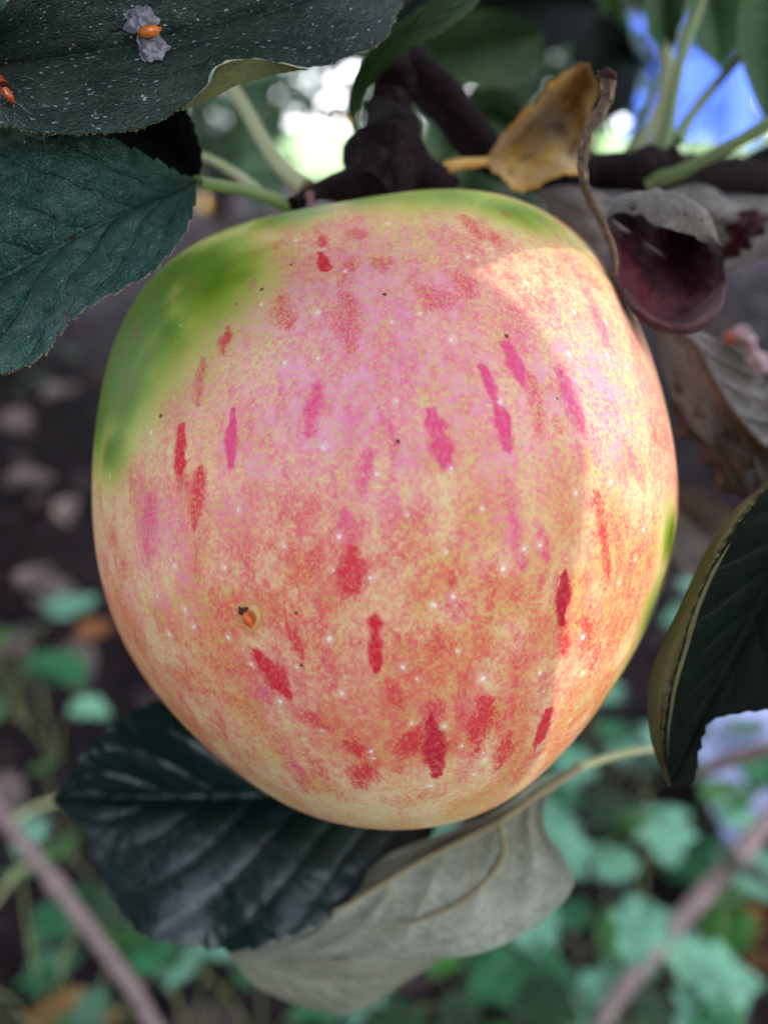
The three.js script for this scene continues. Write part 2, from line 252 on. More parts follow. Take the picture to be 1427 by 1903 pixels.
{
  const W = 2048, H = 1280, N = W * H, cov = new Float32Array(N), grn = new Float32Array(N), pale = new Float32Array(N), pink = new Float32Array(N), strk = new Float32Array(N), dark = new Float32Array(N), lent = new Float32Array(N), spk = new Float32Array(N), redd = new Float32Array(N);
  const mm = 44, lonOf = (u) => { const s = 2 * u - 1; return Math.PI * (0.45 * s + 0.55 * s * s * s); }, LON = (i) => lonOf((i + 0.5) / W),
    uOf = (lon) => { const wrap = Math.round(lon / (2 * Math.PI)), t = lon / Math.PI - 2 * wrap; let s = t; for (let k = 0; k < 12; k++) s -= (0.45 * s + 0.55 * s * s * s - t) / (0.45 + 1.65 * s * s); return (s + 1) / 2 + wrap; }, LAT = (j) => ((j + 0.5) / H - 0.5) * Math.PI;
  const win = (lo0, lo1, la0, la1, padmm, fn) => {
    const pj = padmm / mm, cl = Math.max(0.15, Math.cos(Math.max(Math.abs(la0), Math.abs(la1)) + pj * 0.5)), pi = pj / cl;
    const i0 = Math.floor(uOf(Math.max(-3.14, Math.min(lo0, lo1) - pi)) * W), i1 = Math.min(W - 1, Math.ceil(uOf(Math.min(3.14, Math.max(lo0, lo1) + pi)) * W));
    const j0 = Math.max(0, Math.floor((Math.min(la0, la1) - pj) / Math.PI * H + H / 2)), j1 = Math.min(H - 1, Math.ceil((Math.max(la0, la1) + pj) / Math.PI * H + H / 2));
    for (let j = j0; j <= j1; j++) for (let i = i0; i <= i1; i++) if (i >= 0) fn(i + j * W, LON(i), LAT(j));
  };
  const blobs = (A, n, F) => { for (let k = 0; k < A.length; k += 4) { const [lo, la, r, v] = A.slice(k, k + 4), c = Math.cos(la); win(lo, lo, la, la, r * 2.2, (q, x, y) => { const d2 = (Math.pow((x - lo) * c, 2) + Math.pow(y - la, 2)) * mm * mm / (r * r); F(q, v * Math.exp(-d2 * 1.1), d2); }); } };
  blobs(COV, 4, (q, v) => { cov[q] += v; });
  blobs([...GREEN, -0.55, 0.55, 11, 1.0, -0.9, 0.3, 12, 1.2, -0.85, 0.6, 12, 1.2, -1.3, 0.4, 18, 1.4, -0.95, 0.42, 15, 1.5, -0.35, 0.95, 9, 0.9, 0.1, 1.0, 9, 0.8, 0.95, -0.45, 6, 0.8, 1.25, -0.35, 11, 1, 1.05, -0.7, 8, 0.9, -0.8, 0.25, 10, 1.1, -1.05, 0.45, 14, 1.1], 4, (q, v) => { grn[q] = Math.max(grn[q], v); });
  blobs(PALE, 4, (q, v) => { pale[q] = Math.max(pale[q], v); });
  blobs(PINK, 4, (q, v) => { pink[q] = Math.max(pink[q], v); });
  // the streaks the photograph shows, and finer ones of the same kind all round
  const rr = rng(77), all = [...STREAKS];
  for (let k = 0; k < 260; k++) {
    const lo = (rr() * 2 - 1) * Math.PI, la = rr() * 1.7 - 0.95, len = 0.03 + 0.1 * rr(), far = Math.abs(lo) > 1.15;
    all.push(lo, la, lo + (rr() - 0.5) * 0.03, la - len, 0.2 + 0.6 * rr() * rr(), far ? 0.35 + 0.6 * rr() : 0.12 + 0.2 * rr(), rr() < 0.6 ? 1 : 0);
  }
  for (let k = 0; k < all.length; k += 7) {
    const [x0, y0, x1, y1, hw, st, kind] = all.slice(k, k + 7), c = Math.cos((y0 + y1) / 2), sd = k;
    win(x0, x1, y0, y1, hw * 2.5 + 0.8, (q, lon, lat) => {
      const ux = (x1 - x0) * c, uy = y1 - y0, L2 = ux * ux + uy * uy, px = (lon - x0) * c, py = lat - y0, t = clamp((px * ux + py * uy) / L2);
      const X = lon * c * mm, Y = lat * mm, wob = 0.4 * (noise2(Y * 0.8, sd, 3) - 0.5) + 0.35 * (noise2(X * 1.6, Y * 1.1, sd + 9) - 0.5) + 0.3 * (noise2(X * 5.2 + 900, Y * 4.6 + 900, 33) - 0.5);
      const d = Math.hypot(px - t * ux, py - t * uy) * mm, wd = hw * (0.6 + 0.75 * Math.sin(Math.PI * Math.pow(clamp(t, 0.04, 0.96), 0.7 + 0.9 * hash3(k, 3, 3))));
      const m = st * (1 - step(wd * (st > 0.85 ? 0.5 : 0.1), wd * (st > 0.85 ? 1.2 : 1.4) + 0.1 + 0.4 * (1 - st), d + wob * Math.min(1.4, 0.5 + hw) + (st > 0.85 ? 0 : 0.6 * hw * (noise2(X * 4.5, Y * 3.6, sd + 4) - 0.5))));
      if (m > strk[q]) { strk[q] = m; dark[q] = kind === 2 ? m : 0; redd[q] = kind ? 1 : 0; }
    });
  }
  const lents = [...LENT]; for (let k = 0; k < 150; k++) { const lo = (rr() * 2 - 1) * Math.PI, la = rr() * 2 - 1.1; if (Math.abs(lo) > 1.0 || rr() < 0.35) lents.push(lo, la); }
  for (let k = 0; k < lents.length; k += 2) {
    const lo = lents[k], la = lents[k + 1], c = Math.cos(la), r = (k < LENT.length ? 0.23 : 0.14) * (0.75 + 0.7 * rr()), ox = (rr() - 0.5) * 0.3;
    win(lo, lo, la, la, r * 5, (q, x, y) => {
      const dx = (x - lo) * c * mm, dy = (y - la) * mm, w = 0.16 * (noise2(x * 300, y * 150, k) - 0.5) * r * 3, d = Math.hypot(dx, dy) + w, d2 = Math.hypot(dx - ox, dy * 0.8) + w;
      lent[q] = Math.max(lent[q], (1 - step(r * 0.45, r * 1.15, d)), 0.34 * (1 - step(r * 0.7, r * 2.6, d2)));
    });
  }
  for (let k = 0; k < SPECK.length; k += 3) { const lo = SPECK[k], la = SPECK[k + 1], r = SPECK[k + 2], c = Math.cos(la); win(lo, lo, la, la, r * 3, (q, x, y) => { const d = Math.hypot((x - lo) * c, y - la) * mm + 0.2 * r * (noise2(x * 700, y * 350, 5) - 0.5) * 3; spk[q] = Math.max(spk[q], 1 - step(r * 0.5, r * 1.05, d)); }); }
  for (let k = 0; k < 240; k++) { const lo = (rr() * 2 - 1) * Math.PI, la = rr() * 2.2 - 1.1, r = 0.05 + 0.06 * rr(), c = Math.cos(la), v = 0.3 + 0.4 * rr(); win(lo, lo, la, la, r * 2, (q, x, y) => { spk[q] = Math.max(spk[q], v * (1 - step(r * 0.4, r, Math.hypot((x - lo) * c, y - la) * mm))); }); }
  const hgt = new Float32Array(N), rgh = new Float32Array(N);
  const yel = rgb(236, 214, 150), gold = rgb(222, 188, 104), greShade = rgb(78, 116, 4), greShade2 = rgb(118, 148, 76), beige = rgb(216, 202, 158), pk = rgb(236, 98, 158), pk2 = rgb(242, 160, 212), rd = rgb(226, 78, 84), rd2 = rgb(230, 108, 106), stP = rgb(228, 66, 116), stR = rgb(214, 40, 58), stD = rgb(186, 24, 54), wht = rgb(244, 240, 222), brn = rgb(86, 52, 26);  // first green: unblushed skin, with upper-left shade also put into the colour
  const b = [0, 0, 0], bl = [0, 0, 0], bl2 = [0, 0, 0], st = [0, 0, 0];
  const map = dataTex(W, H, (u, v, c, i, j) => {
    const q = j * W + i, lon = LON(i), lat = LAT(j), cl = Math.cos(lat), d3 = appleDir(lon, lat), x = d3.x * mm, y = d3.y * mm, z = d3.z * mm;
    const X = lon * mm * Math.max(0.35, cl), Y = lat * mm;
    const big = noise3(x * 0.11 + 50, y * 0.11 + 50, z * 0.11 + 50, 5), md = noise3(x * 0.34 + 50, y * 0.3 + 50, z * 0.34 + 50, 8), sml = noise3(x * 1.1 + 90, y * 0.85 + 90, z * 1.1 + 90, 12);
    const fi = noise3(x * 3.3 + 150, y * 3.0 + 150, z * 3.3 + 150, 15), grain = hash3(i, j, 91), fi2 = 0.6 * noise2(X * 5.2 + 900, Y * 4.6 + 900, 33) + 0.4 * noise2(X * 9.5 + 900, Y * 8.5 + 900, 34);
    const stripe = noise2(lon * 15 + 40, lat * 1.7 + 9, 44) * 0.45 + noise2(lon * 34 + 40, lat * 3 + 9, 46) * 0.35 + noise2(lon * 80 + 400, lat * 7 + 9, 47) * 0.2;
    mix3(b, yel, gold, step(0.35, 0.7, md * 0.6 + big * 0.4) * (0.4 + 0.6 * step(0.4, -0.4, lat)));
    const g = clamp(grn[q] * (1.0 + 0.35 * (md - 0.5))); mix3(b, b.slice(), rgb(182, 198, 92), step(0.0, 0.55, g + 0.25 * (fi2 - 0.5)) * 0.9); mix3(bl2, greShade, greShade2, step(0.65, 0.8, lat) * step(-0.5, -0.2, lon)); mix3(b, b.slice(), bl2, step(0.3, 1.1, g));
    mix3(b, b.slice(), beige, clamp(pale[q] * 0.75 * (0.7 + 0.6 * (sml - 0.5))));
    const pi = clamp(pink[q] + 0.35 * (big - 0.5) + 0.42 * step(-0.45, 0.1, lat)); mix3(bl, rd2, pk, pi); mix3(bl2, rd, pk2, step(0.3, 0.75, pi)); mix3(bl, bl.slice(), bl2, step(0.35, 0.75, sml * 0.6 + md * 0.4) * 0.75);
    let cv = 0.4 + cov[q] * 0.5 + (md - 0.5) * 0.34 + (stripe - 0.5) * 0.5 + (sml - 0.5) * 0.36;
    cv += (fi - 0.5) * 0.65 + (fi2 - 0.5) * (0.55 + 1.3 * md) + (grain - 0.5) * 0.35;
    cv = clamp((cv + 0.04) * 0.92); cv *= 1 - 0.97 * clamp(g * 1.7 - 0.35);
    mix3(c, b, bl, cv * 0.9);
    if (strk[q] > 0) { mix3(st, redd[q] ? stR : stP, stD, dark[q]); if (!redd[q]) mix3(st, st.slice(), pk, 0.25); const m = clamp(strk[q] * (0.84 + 0.5 * (fi - 0.5)) + 1.1 * (fi2 - 0.5) * strk[q] * (1.15 - strk[q]) * 2); mix3(c, c.slice(), st, m); }
        const L = clamp(lent[q]); mix3(c, c.slice(), wht, L * 0.92);
    mix3(c, c.slice(), brn, spk[q] * 0.9);
    // pale ring round the old insect wound
    const sd = Math.hypot((lon + 0.351) * 0.92 * mm - 0.12, (lat + 0.405) * mm * 0.9), sr = 1.6 + 0.9 * (noise2(Math.cos(Math.atan2(lat + 0.405, lon + 0.351)) * 1.6 + 9, Math.sin(Math.atan2(lat + 0.405, lon + 0.351)) * 1.6 + 3, 8) - 0.5);
    const ring = 1 - step(sr * 0.7, sr * 1.15, sd); mix3(c, c.slice(), rgb(226, 190, 128), ring * 0.75); mix3(c, c.slice(), rgb(176, 122, 50), 0.6 * Math.exp(-Math.pow((sd - sr * 0.82) / 0.22, 2)) * (0.4 + 0.6 * sml)); mix3(c, c.slice(), rgb(150, 84, 30), 0.8 * (1 - step(0.5, 0.95, sd)));
    const k = 0.93 + 0.14 * grain * 0.6 + 0.1 * (fi2 - 0.5); c[0] *= k; c[1] *= k; c[2] *= k;
    hgt[q] = 0.45 + 0.2 * (fi2 - 0.5) + 0.12 * (grain - 0.5) + 0.25 * (sml - 0.5) + 0.25 * L - 0.35 * ring * (sd < 0.45 ? 1 : 0.2);
    rgh[q] = clamp(0.5 + 0.14 * (fi - 0.5) + 0.1 * L + 0.06 * (md - 0.5));
  });
  const bump = dataTex(W, H, (u, v, c, i, j) => { c[0] = c[1] = c[2] = hgt[j * W + i]; }, false);
  const rough = dataTex(W, H, (u, v, c, i, j) => { c[0] = c[1] = c[2] = rgh[j * W + i]; }, false);
  for (const t of [map, bump, rough]) t.wrapS = THREE.RepeatWrapping;
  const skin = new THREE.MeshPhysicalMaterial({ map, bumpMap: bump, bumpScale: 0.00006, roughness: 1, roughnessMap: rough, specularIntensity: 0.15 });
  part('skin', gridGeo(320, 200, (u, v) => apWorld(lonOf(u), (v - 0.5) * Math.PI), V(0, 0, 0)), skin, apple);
  const woody = new THREE.MeshStandardMaterial({ color: col(74, 62, 40), roughness: 0.8 });
  part('stalk', tube([V(0, 0.029, 0), V(0.001, 0.036, -0.002), V(0.002, 0.043, -0.006), V(0.002, 0.052, -0.012)], [0.0012, 0.0011, 0.0014, 0.002], { n: 20, sides: 10, rough: 0.12 }), woody, apple);
  { // dried calyx in the basin below
    const gs = []; for (let k = 0; k < 5; k++) { const a = k * 1.257, c = Math.cos(a), s = Math.sin(a); gs.push(tube([V(c * 0.001, -0.036, s * 0.001), V(c * 0.003, -0.0385, s * 0.003), V(c * 0.0055, -0.0395, s * 0.0055)], [0.0012, 0.0011, 0.0001], { n: 8, sides: 6, flat: 0.4 })); }
    part('calyx', mergeGeometries(gs), woody, apple);
  }
  { // the wound: a dark slit with a rusty plug in it
    const p = apWorld(-0.351, -0.4, 0.00005), n = p.clone().normalize();
    const slit = part('wound', tube([apWorld(-0.372, -0.377, 0), apWorld(-0.366, -0.39, 0.00012), apWorld(-0.355, -0.384, 0.00012), apWorld(-0.346, -0.38, 0)], [0.0001, 0.0003, 0.0003, 0.0001], { n: 16, sides: 8, rough: 0.3, freq: 3000 }), new THREE.MeshStandardMaterial({ color: col(70, 34, 14), roughness: 0.9 }), apple);
    part('rusty_plug', tube([apWorld(-0.358, -0.388, 0.0001), apWorld(-0.352, -0.405, 0.0003), apWorld(-0.345, -0.428, 0.0001)], [0.0002, 0.00052, 0.0002], { n: 12, sides: 8, rough: 0.2, freq: 3000 }), new THREE.MeshStandardMaterial({ color: col(206, 92, 34), roughness: 0.5 }), slit);
  }
}

// ------------------------------------------------------------ leaf materials
const VN = { n: 9, k: 0.26, off: 0.4, groove: 0.00035, puff: 0.00045 };
const T = {
  big: leafTex({ seed: 11, mm: [95, 50], vein: VN, c1: rgb(30, 46, 40), c2: rgb(52, 66, 58), cv: rgb(70, 84, 72), cell: 1.1, netC: 0.5, latC: 0.4, veinAmt: 0.5, grain: 1.5, specks: [[1700, 0.09, 0.3, rgb(196, 200, 200), 5, 0.85], [160, 0.15, 0.55, rgb(60, 34, 26), 6, 0.85], [260, 0.1, 0.35, rgb(18, 26, 24), 9, 0.7], [14, 0.4, 0.9, rgb(96, 60, 44), 7, 0.6]] }),
  left: leafTex({ seed: 23, mm: [75, 50], vein: VN, c1: rgb(18, 54, 44), c2: rgb(52, 84, 74), cv: rgb(112, 140, 126), cell: 0.9, netC: 0.7, latC: 0.5, veinAmt: 0.6, grain: 1.7, specks: [[900, 0.07, 0.2, rgb(170, 190, 186), 15, 0.7], [70, 0.12, 0.5, rgb(88, 34, 28), 16, 0.85], [120, 0.1, 0.3, rgb(20, 30, 26), 19, 0.6]] }),
  glossy: leafTex({ seed: 31, mm: [75, 48], vein: { n: 8, k: 0.3, off: 0.4 }, c1: rgb(10, 32, 28), c2: rgb(18, 44, 36), cv: rgb(60, 84, 66), cell: 1.2, netC: 0.2, latC: 0.3, veinAmt: 0.35, specks: [[60, 0.2, 1.1, rgb(78, 52, 72), 25, 0.45]] }),
  dark: leafTex({ seed: 37, mm: [70, 45], vein: VN, c1: rgb(18, 34, 28), c2: rgb(30, 48, 38), cv: rgb(54, 72, 58), cell: 1.1, specks: [[200, 0.06, 0.16, rgb(90, 104, 98), 35, 0.6]] }),
  green: leafTex({ seed: 41, W: 512, H: 256, mm: [70, 42], vein: VN, c1: rgb(34, 68, 28), c2: rgb(56, 92, 42), cv: rgb(120, 150, 84), cell: 1.4, edge: rgb(84, 110, 44), specks: [[30, 0.3, 1.2, rgb(90, 62, 30), 45, 0.6]] }),
  under: leafTex({ seed: 47, mm: [75, 45], vein: VN, c1: rgb(98, 102, 86), c2: rgb(122, 124, 106), cv: rgb(146, 142, 112), cell: 1.1, netC: 0.35, latC: 0.8, veinAmt: 0.6, inv: 1, grain: 1.3, specks: [[40, 0.2, 0.6, rgb(120, 70, 44), 48, 0.5]] }),
  woolly: leafTex({ seed: 53, mm: [70, 45], vein: VN, c1: rgb(112, 120, 104), c2: rgb(144, 150, 134), cv: rgb(172, 160, 124), cell: 0.9, netC: 0.3, latC: 0.7, veinAmt: 0.5, inv: 1, grain: 1.5 }),
  brown: leafTex({ seed: 59, mm: [65, 42], vein: VN, c1: rgb(100, 96, 92), c2: rgb(136, 130, 124), cv: rgb(170, 160, 140), cell: 1.2, netC: 0.45, latC: 0.8, veinAmt: 0.6, inv: 1, grain: 1.2, specks: [[50, 0.3, 1.6, rgb(52, 36, 34), 60, 0.7]] }),
  maroon: leafTex({ seed: 61, mm: [40, 35], vein: VN, c1: rgb(46, 10, 18), c2: rgb(80, 22, 34), cv: rgb(98, 44, 56), cell: 1.3, netC: 0.3, latC: 0.5, veinAmt: 0.4, specks: [[60, 0.2, 0.8, rgb(28, 12, 14), 66, 0.6]] }),
  yellow: leafTex({ seed: 67, mm: [40, 30], vein: VN, c1: rgb(180, 138, 62), c2: rgb(168, 150, 128), cv: rgb(206, 180, 130), cell: 1.2, netC: 0.4, latC: 0.6, veinAmt: 0.5, edge: rgb(196, 146, 50), specks: [[60, 0.3, 2.2, rgb(112, 84, 58), 68, 0.6], [160, 0.1, 0.3, rgb(90, 60, 36), 69, 0.6]] }),
};
const ribM = new THREE.MeshPhysicalMaterial({ color: col(134, 124, 92), roughness: 0.8, specularIntensity: 0.3 });
const hairM = new THREE.MeshStandardMaterial({ color: col(190, 178, 120), roughness: 0.8, side: THREE.DoubleSide });
const ML = {
  big: { top: lm(T.big, { roughness: 0.42, specularIntensity: 0.45, bumpScale: 0.0004 }), under: lm(T.under, { roughness: 0.85, color: col(235, 235, 165) }), hair: hairM },
  left: { top: lm(T.left, { roughness: 0.38, bumpScale: 0.0007 }), under: lm(T.under, { roughness: 0.85, color: col(150, 170, 110) }), hair: hairM },
  glossy: { top: lm(T.glossy, { color: col(205, 205, 215), roughness: 0.3, bumpScale: 0.00012, specularIntensity: 0.6, clearcoat: 0.12, clearcoatRoughness: 0.25 }), under: lm(T.under, { roughness: 0.8 }), hair: hairM },
  dark: { top: lm(T.dark, { roughness: 0.5, specularIntensity: 0.12, color: col(112, 124, 114) }), under: lm(T.under, { roughness: 0.85 }), hair: hairM },
  green: { top: lm(T.green, { roughness: 0.5, transmission: 0.3 }), under: lm(T.green, { roughness: 0.8, color: col(225, 235, 200), transmission: 0.3 }), hair: hairM },
  pale: { top: lm(T.under, { roughness: 0.85 }), under: lm(T.dark, { roughness: 0.5 }), hair: hairM },
  olive: { top: lm(T.green, { roughness: 0.6, transmission: 0.15, color: col(190, 190, 170) }), under: lm(T.green, { roughness: 0.8, transmission: 0.15, color: col(200, 200, 180) }), hair: hairM },
  woolly: { top: lm(T.woolly, { roughness: 0.9, bumpScale: 0.00025 }), under: lm(T.dark, { roughness: 0.5 }), rib: ribM, hair: hairM },
  brown: { top: lm(T.brown, { roughness: 0.9, specularIntensity: 0.25, bumpScale: 0.0003 }), under: lm(T.brown, { roughness: 0.9, specularIntensity: 0.4 }), hair: hairM },
  maroon: { top: lm(T.maroon, { roughness: 0.4, specularIntensity: 0.5, bumpScale: 0.0004 }), under: lm(T.brown, { roughness: 0.85 }), hair: hairM },
  yellow: { top: lm(T.yellow, { color: col(228, 226, 226), roughness: 0.7, transmission: 0.12, specularIntensity: 0.5 }), under: lm(T.yellow, { roughness: 0.8, transmission: 0.12 }), hair: hairM },
};
const barkT = (() => { const h = new Float32Array(512 * 512); const map = dataTex(512, 512, (u, v, c, i, j) => { const a = fbm(u * 8, v * 14, 3, 5), f = worley(u * 10, v * 22, 8), k = step(0.02, 0.25, f[1] - f[0]), l = step(0.8, 0.9, noise2(u * 30, v * 40, 6)); mix3(c, rgb(44, 32, 32), rgb(92, 70, 66), a * k); mix3(c, c.slice(), rgb(150, 124, 110), l * 0.5); h[j * 512 + i] = a * 0.5 + k * 0.4 + l * 0.2; }, true, true); return { map, bump: dataTex(512, 512, (u, v, c, i, j) => { c[0] = c[1] = c[2] = h[j * 512 + i]; }, false, true) }; })();
const barkM = new THREE.MeshStandardMaterial({ map: barkT.map, bumpMap: barkT.bump, bumpScale: 0.0006, roughness: 0.85, color: col(190, 180, 185) });
const barkDark = new THREE.MeshPhysicalMaterial({ map: barkT.map, bumpMap: barkT.bump, bumpScale: 0.0008, roughness: 0.9, specularIntensity: 0.3, color: col(112, 100, 112) });
const stalkG = new THREE.MeshStandardMaterial({ color: col(96, 116, 64), roughness: 0.6 });
const stalkP = new THREE.MeshStandardMaterial({ color: col(150, 156, 112), roughness: 0.7 });
const stalkY = new THREE.MeshStandardMaterial({ color: col(178, 140, 66), roughness: 0.7 });
const stalkR = new THREE.MeshStandardMaterial({ color: col(104, 66, 60), roughness: 0.7 });

// ------------------------------------------------------------ the apple tree's fruiting branch and its leaves
const branch = thing('apple_branch', at(715, 300, 13.2), 'dark knobbly apple branch behind the fruit, with green leaves and leaf stalks', 'branch');
const BO = branch.position;
const P3 = (...A) => PX(A);
part('wood', tube(P3([1900, 360, 22], [1560, 345, 18], [1290, 322, 15.6], [1130, 322, 14.6], [990, 318, 14.3], [905, 285, 14.2], [830, 195, 14.2], [755, 110, 14.4], [690, 0, 15], [600, -200, 17], [380, -700, 24]), [0.006, 0.0055, 0.0036, 0.0034, 0.0034, 0.0042, 0.0042, 0.0042, 0.0045, 0.005, 0.006], { n: 150, sides: 18, rough: 0.16, freq: 220, origin: BO }), barkDark, branch);
{ // the spur: a stout, ringed side shoot that carries the fruit
  const sp = part('spur', tube(P3([730, 95, 13.9], [728, 170, 13.3], [724, 235, 12.9], [722, 285, 12.6], [712, 330, 12.3], [690, 362, 12.2]), [0.0024, 0.0032, 0.003, 0.0044, 0.0062, 0.0045], { n: 60, sides: 20, rough: 0.22, freq: 420, origin: BO, seed: 4 }), barkDark, branch);
  const rings = []; for (const [x, y, r] of [[728, 150, 0.0034], [726, 205, 0.0033], [722, 262, 0.0042], [720, 290, 0.0048]]) { const g = tube(P3([x - 4, y - 7, 13], [x, y, 12.9], [x - 2, y + 7, 12.8]), [r * 0.7, r * 1.12, r * 0.7], { n: 8, sides: 20, rough: 0.2, freq: 600, origin: BO, seed: y }); rings.push(g); }
  part('bud_scar', mergeGeometries(rings), barkDark, sp);
  part('side_spur', tube(P3([705, 335, 12.2], [650, 345, 12.1], [590, 356, 11.9], [545, 380, 11.5]), [0.004, 0.0026, 0.0013, 0.0011], { n: 30, sides: 14, rough: 0.2, freq: 500, origin: BO, seed: 6 }), barkDark, branch);
  part('side_spur', tube(P3([730, 300, 12.7], [770, 318, 12.6], [800, 330, 12.7], [830, 340, 13.2]), [0.0042, 0.0032, 0.0024, 0.002], { n: 24, sides: 14, rough: 0.25, freq: 500, origin: BO, seed: 9 }), barkDark, branch);
  part('side_spur', tube(P3([1265, 330, 15.2], [1225, 312, 14.6], [1165, 318, 14.2], [1120, 325, 14.3]), [0.003, 0.0042, 0.0034, 0.002], { n: 24, sides: 14, rough: 0.25, freq: 500, origin: BO, seed: 12 }), barkDark, branch);
}
const lv = (name, kind, label, L, M, R, o) => { const r = makeLeaf(branch, name, PX(L), PX(M), PX(R), { vein: VN, seed: 1, ...o }, ML[kind]); if (label) tag(r.blade, label); return r; };

// large leaf across the top left, its lower margin rolled to show the woolly underside
const L1 = lv('leaf', 'big', 'dark dusty leaf across the top left corner with a rolled lower margin',
  [[-330, 190, 9.6], [-180, 60, 9], [0, 18, 8.5], [60, -30, 8.4], [190, -95, 8.5], [400, -150, 8.9], [640, -150, 9.6], [850, -170, 10.6]],
  [[-330, 190, 9.6], [-160, 148, 9.4], [0, 118, 9.15], [200, 88, 9.05], [320, 66, 9.15], [530, 8, 9.5], [690, -75, 10], [850, -170, 10.6]],
  [[-330, 190, 9.6], [-120, 235, 9], [0, 232, 8.55], [70, 246, 8.45], [150, 248, 8.45], [240, 242, 8.5], [320, 210, 8.62], [380, 160, 8.8], [402, 122, 8.9], [470, 109, 9.02], [590, 126, 9.25], [660, 100, 9.4], [712, 74, 9.55], [744, 14, 9.8], [775, -75, 10.2], [850, -170, 10.6]],
  { nu: 200, nv: 72, bulge: 0.03, serr: [34, 0.0004], rough: 0.00008, seed: 11, hair: 900, hairSide: 1, mid: 0.0007, vein: { ...VN, groove: 0.0002, puff: 0.00025 } });
part('rolled_margin', gridGeo(60, 12, (() => {
  const a = curve(PX([[338, 196, 8.66], [385, 155, 8.84], [404, 119, 8.95], [470, 107, 9.06], [535, 118, 9.22], [572, 124, 9.3]])), b = curve(PX([[338, 201, 8.7], [392, 178, 8.86], [435, 155, 8.95], [480, 141, 9.05], [530, 129, 9.2], [572, 125, 9.3]]));
  const n = camVec(0, 0.4, 1).normalize();
  return (u, v) => a.getPointAt(u).lerp(b.getPointAt(u), v).addScaledVector(n, 0.0011 * Math.sin(Math.PI * v) * Math.sin(Math.PI * u) - 0.0004 + 0.00012 * (noise2(u * 50, v * 10, 4) - 0.5));
})(), BO), new THREE.MeshPhysicalMaterial({ map: T.woolly.map, bumpMap: T.woolly.bump, bumpScale: 0.0003, color: col(205, 205, 130), roughness: 0.9, side: THREE.DoubleSide }), L1.blade);

// serrated leaf on the left, hanging over the apple's shoulder
const L2 = lv('leaf', 'left', 'dark green serrated leaf on the left overlapping the apple\'s shoulder',
  [[368, 335, 10.2], [345, 322, 9.75], [285, 294, 9.35], [200, 264, 9.2], [100, 250, 9.1], [0, 257, 9.05], [-130, 300, 9.1], [-300, 420, 9.3], [-460, 600, 9.6]],
  [[368, 335, 10.2], [338, 352, 9.85], [270, 378, 9.62], [190, 412, 9.5], [95, 462, 9.42], [0, 512, 9.38], [-120, 555, 9.4], [-290, 590, 9.5], [-460, 600, 9.6]],
  [[368, 335, 10.2], [362, 375, 9.75], [346, 425, 9.4], [300, 484, 9.1], [232, 545, 8.95], [140, 592, 8.85], [60, 660, 8.8], [0, 692, 8.82], [-130, 740, 8.95], [-300, 720, 9.3], [-460, 600, 9.6]],
  { flip: true, nu: 200, nv: 80, bulge: 0.07, serr: [30, 0.0006], ruffle: [3.5, 0.0014], rough: 0.00022, seed: 23, hair: 1000, hairSide: 1, mid: 0.0006, vein: { ...VN, groove: 0.0004, puff: 0.0005 } });
part('petiole', tube(P3([366, 338, 10.2], [400, 344, 10.6], [450, 352, 11.1], [505, 368, 11.5], [548, 388, 11.7]), [0.00085, 0.0008, 0.0008, 0.0009, 0.0012], { n: 40, sides: 12, origin: BO }), stalkG, L2.blade);
// dark leaf between those two
lv('leaf', 'dark', 'nearly black leaf in shade between the two big leaves on the left',
  [[372, 332, 10.9], [376, 290, 10.7], [350, 208, 10.5], [300, 130, 10.4], [180, 60, 10.5], [0, 80, 10.8]],
  [[372, 332, 10.9], [330, 280, 11], [250, 235, 11], [170, 200, 11], [80, 150, 11], [0, 80, 10.8]],
  [[372, 332, 10.9], [335, 330, 10.9], [260, 318, 10.9], [150, 290, 10.9], [40, 220, 10.9], [0, 80, 10.8]],
  { flip: true, nu: 80, nv: 30, bulge: 0.05, serr: [24, 0.0008], seed: 37, hair: 400, hairSide: 0 });
// glossy leaf below the apple
lv('leaf', 'glossy', 'glossy dark green leaf with raised ribs below the apple on the left',
  [[840, 1490, 14.2], [700, 1390, 13.5], [560, 1320, 13.1], [430, 1290, 12.9], [310, 1296, 12.9], [215, 1342, 13], [155, 1400, 13.1], [122, 1458, 13.2], [98, 1489, 13.3]],
  [[840, 1490, 14.2], [700, 1476, 14], [560, 1477, 13.85], [430, 1480, 13.75], [310, 1482, 13.65], [220, 1484, 13.55], [160, 1486, 13.45], [125, 1488, 13.35], [98, 1489, 13.3]],
  [[840, 1490, 14.2], [800, 1548, 13.6], [715, 1630, 13.1], [620, 1695, 12.8], [520, 1742, 12.6], [420, 1770, 12.5], [325, 1754, 12.5], [250, 1718, 12.6], [203, 1664, 12.7], [180, 1600, 12.9], [150, 1535, 13.1], [98, 1489, 13.3]],
  { flip: true, nu: 130, nv: 64, bulge: 0.1, serr: [26, 0.0007], ruffle: [3, 0.0016], seed: 31, mid: 0.0009, rough: 0.0003, vein: { n: 8, k: 0.3, off: 0.4, groove: 0.0005, puff: 0.0007 } });
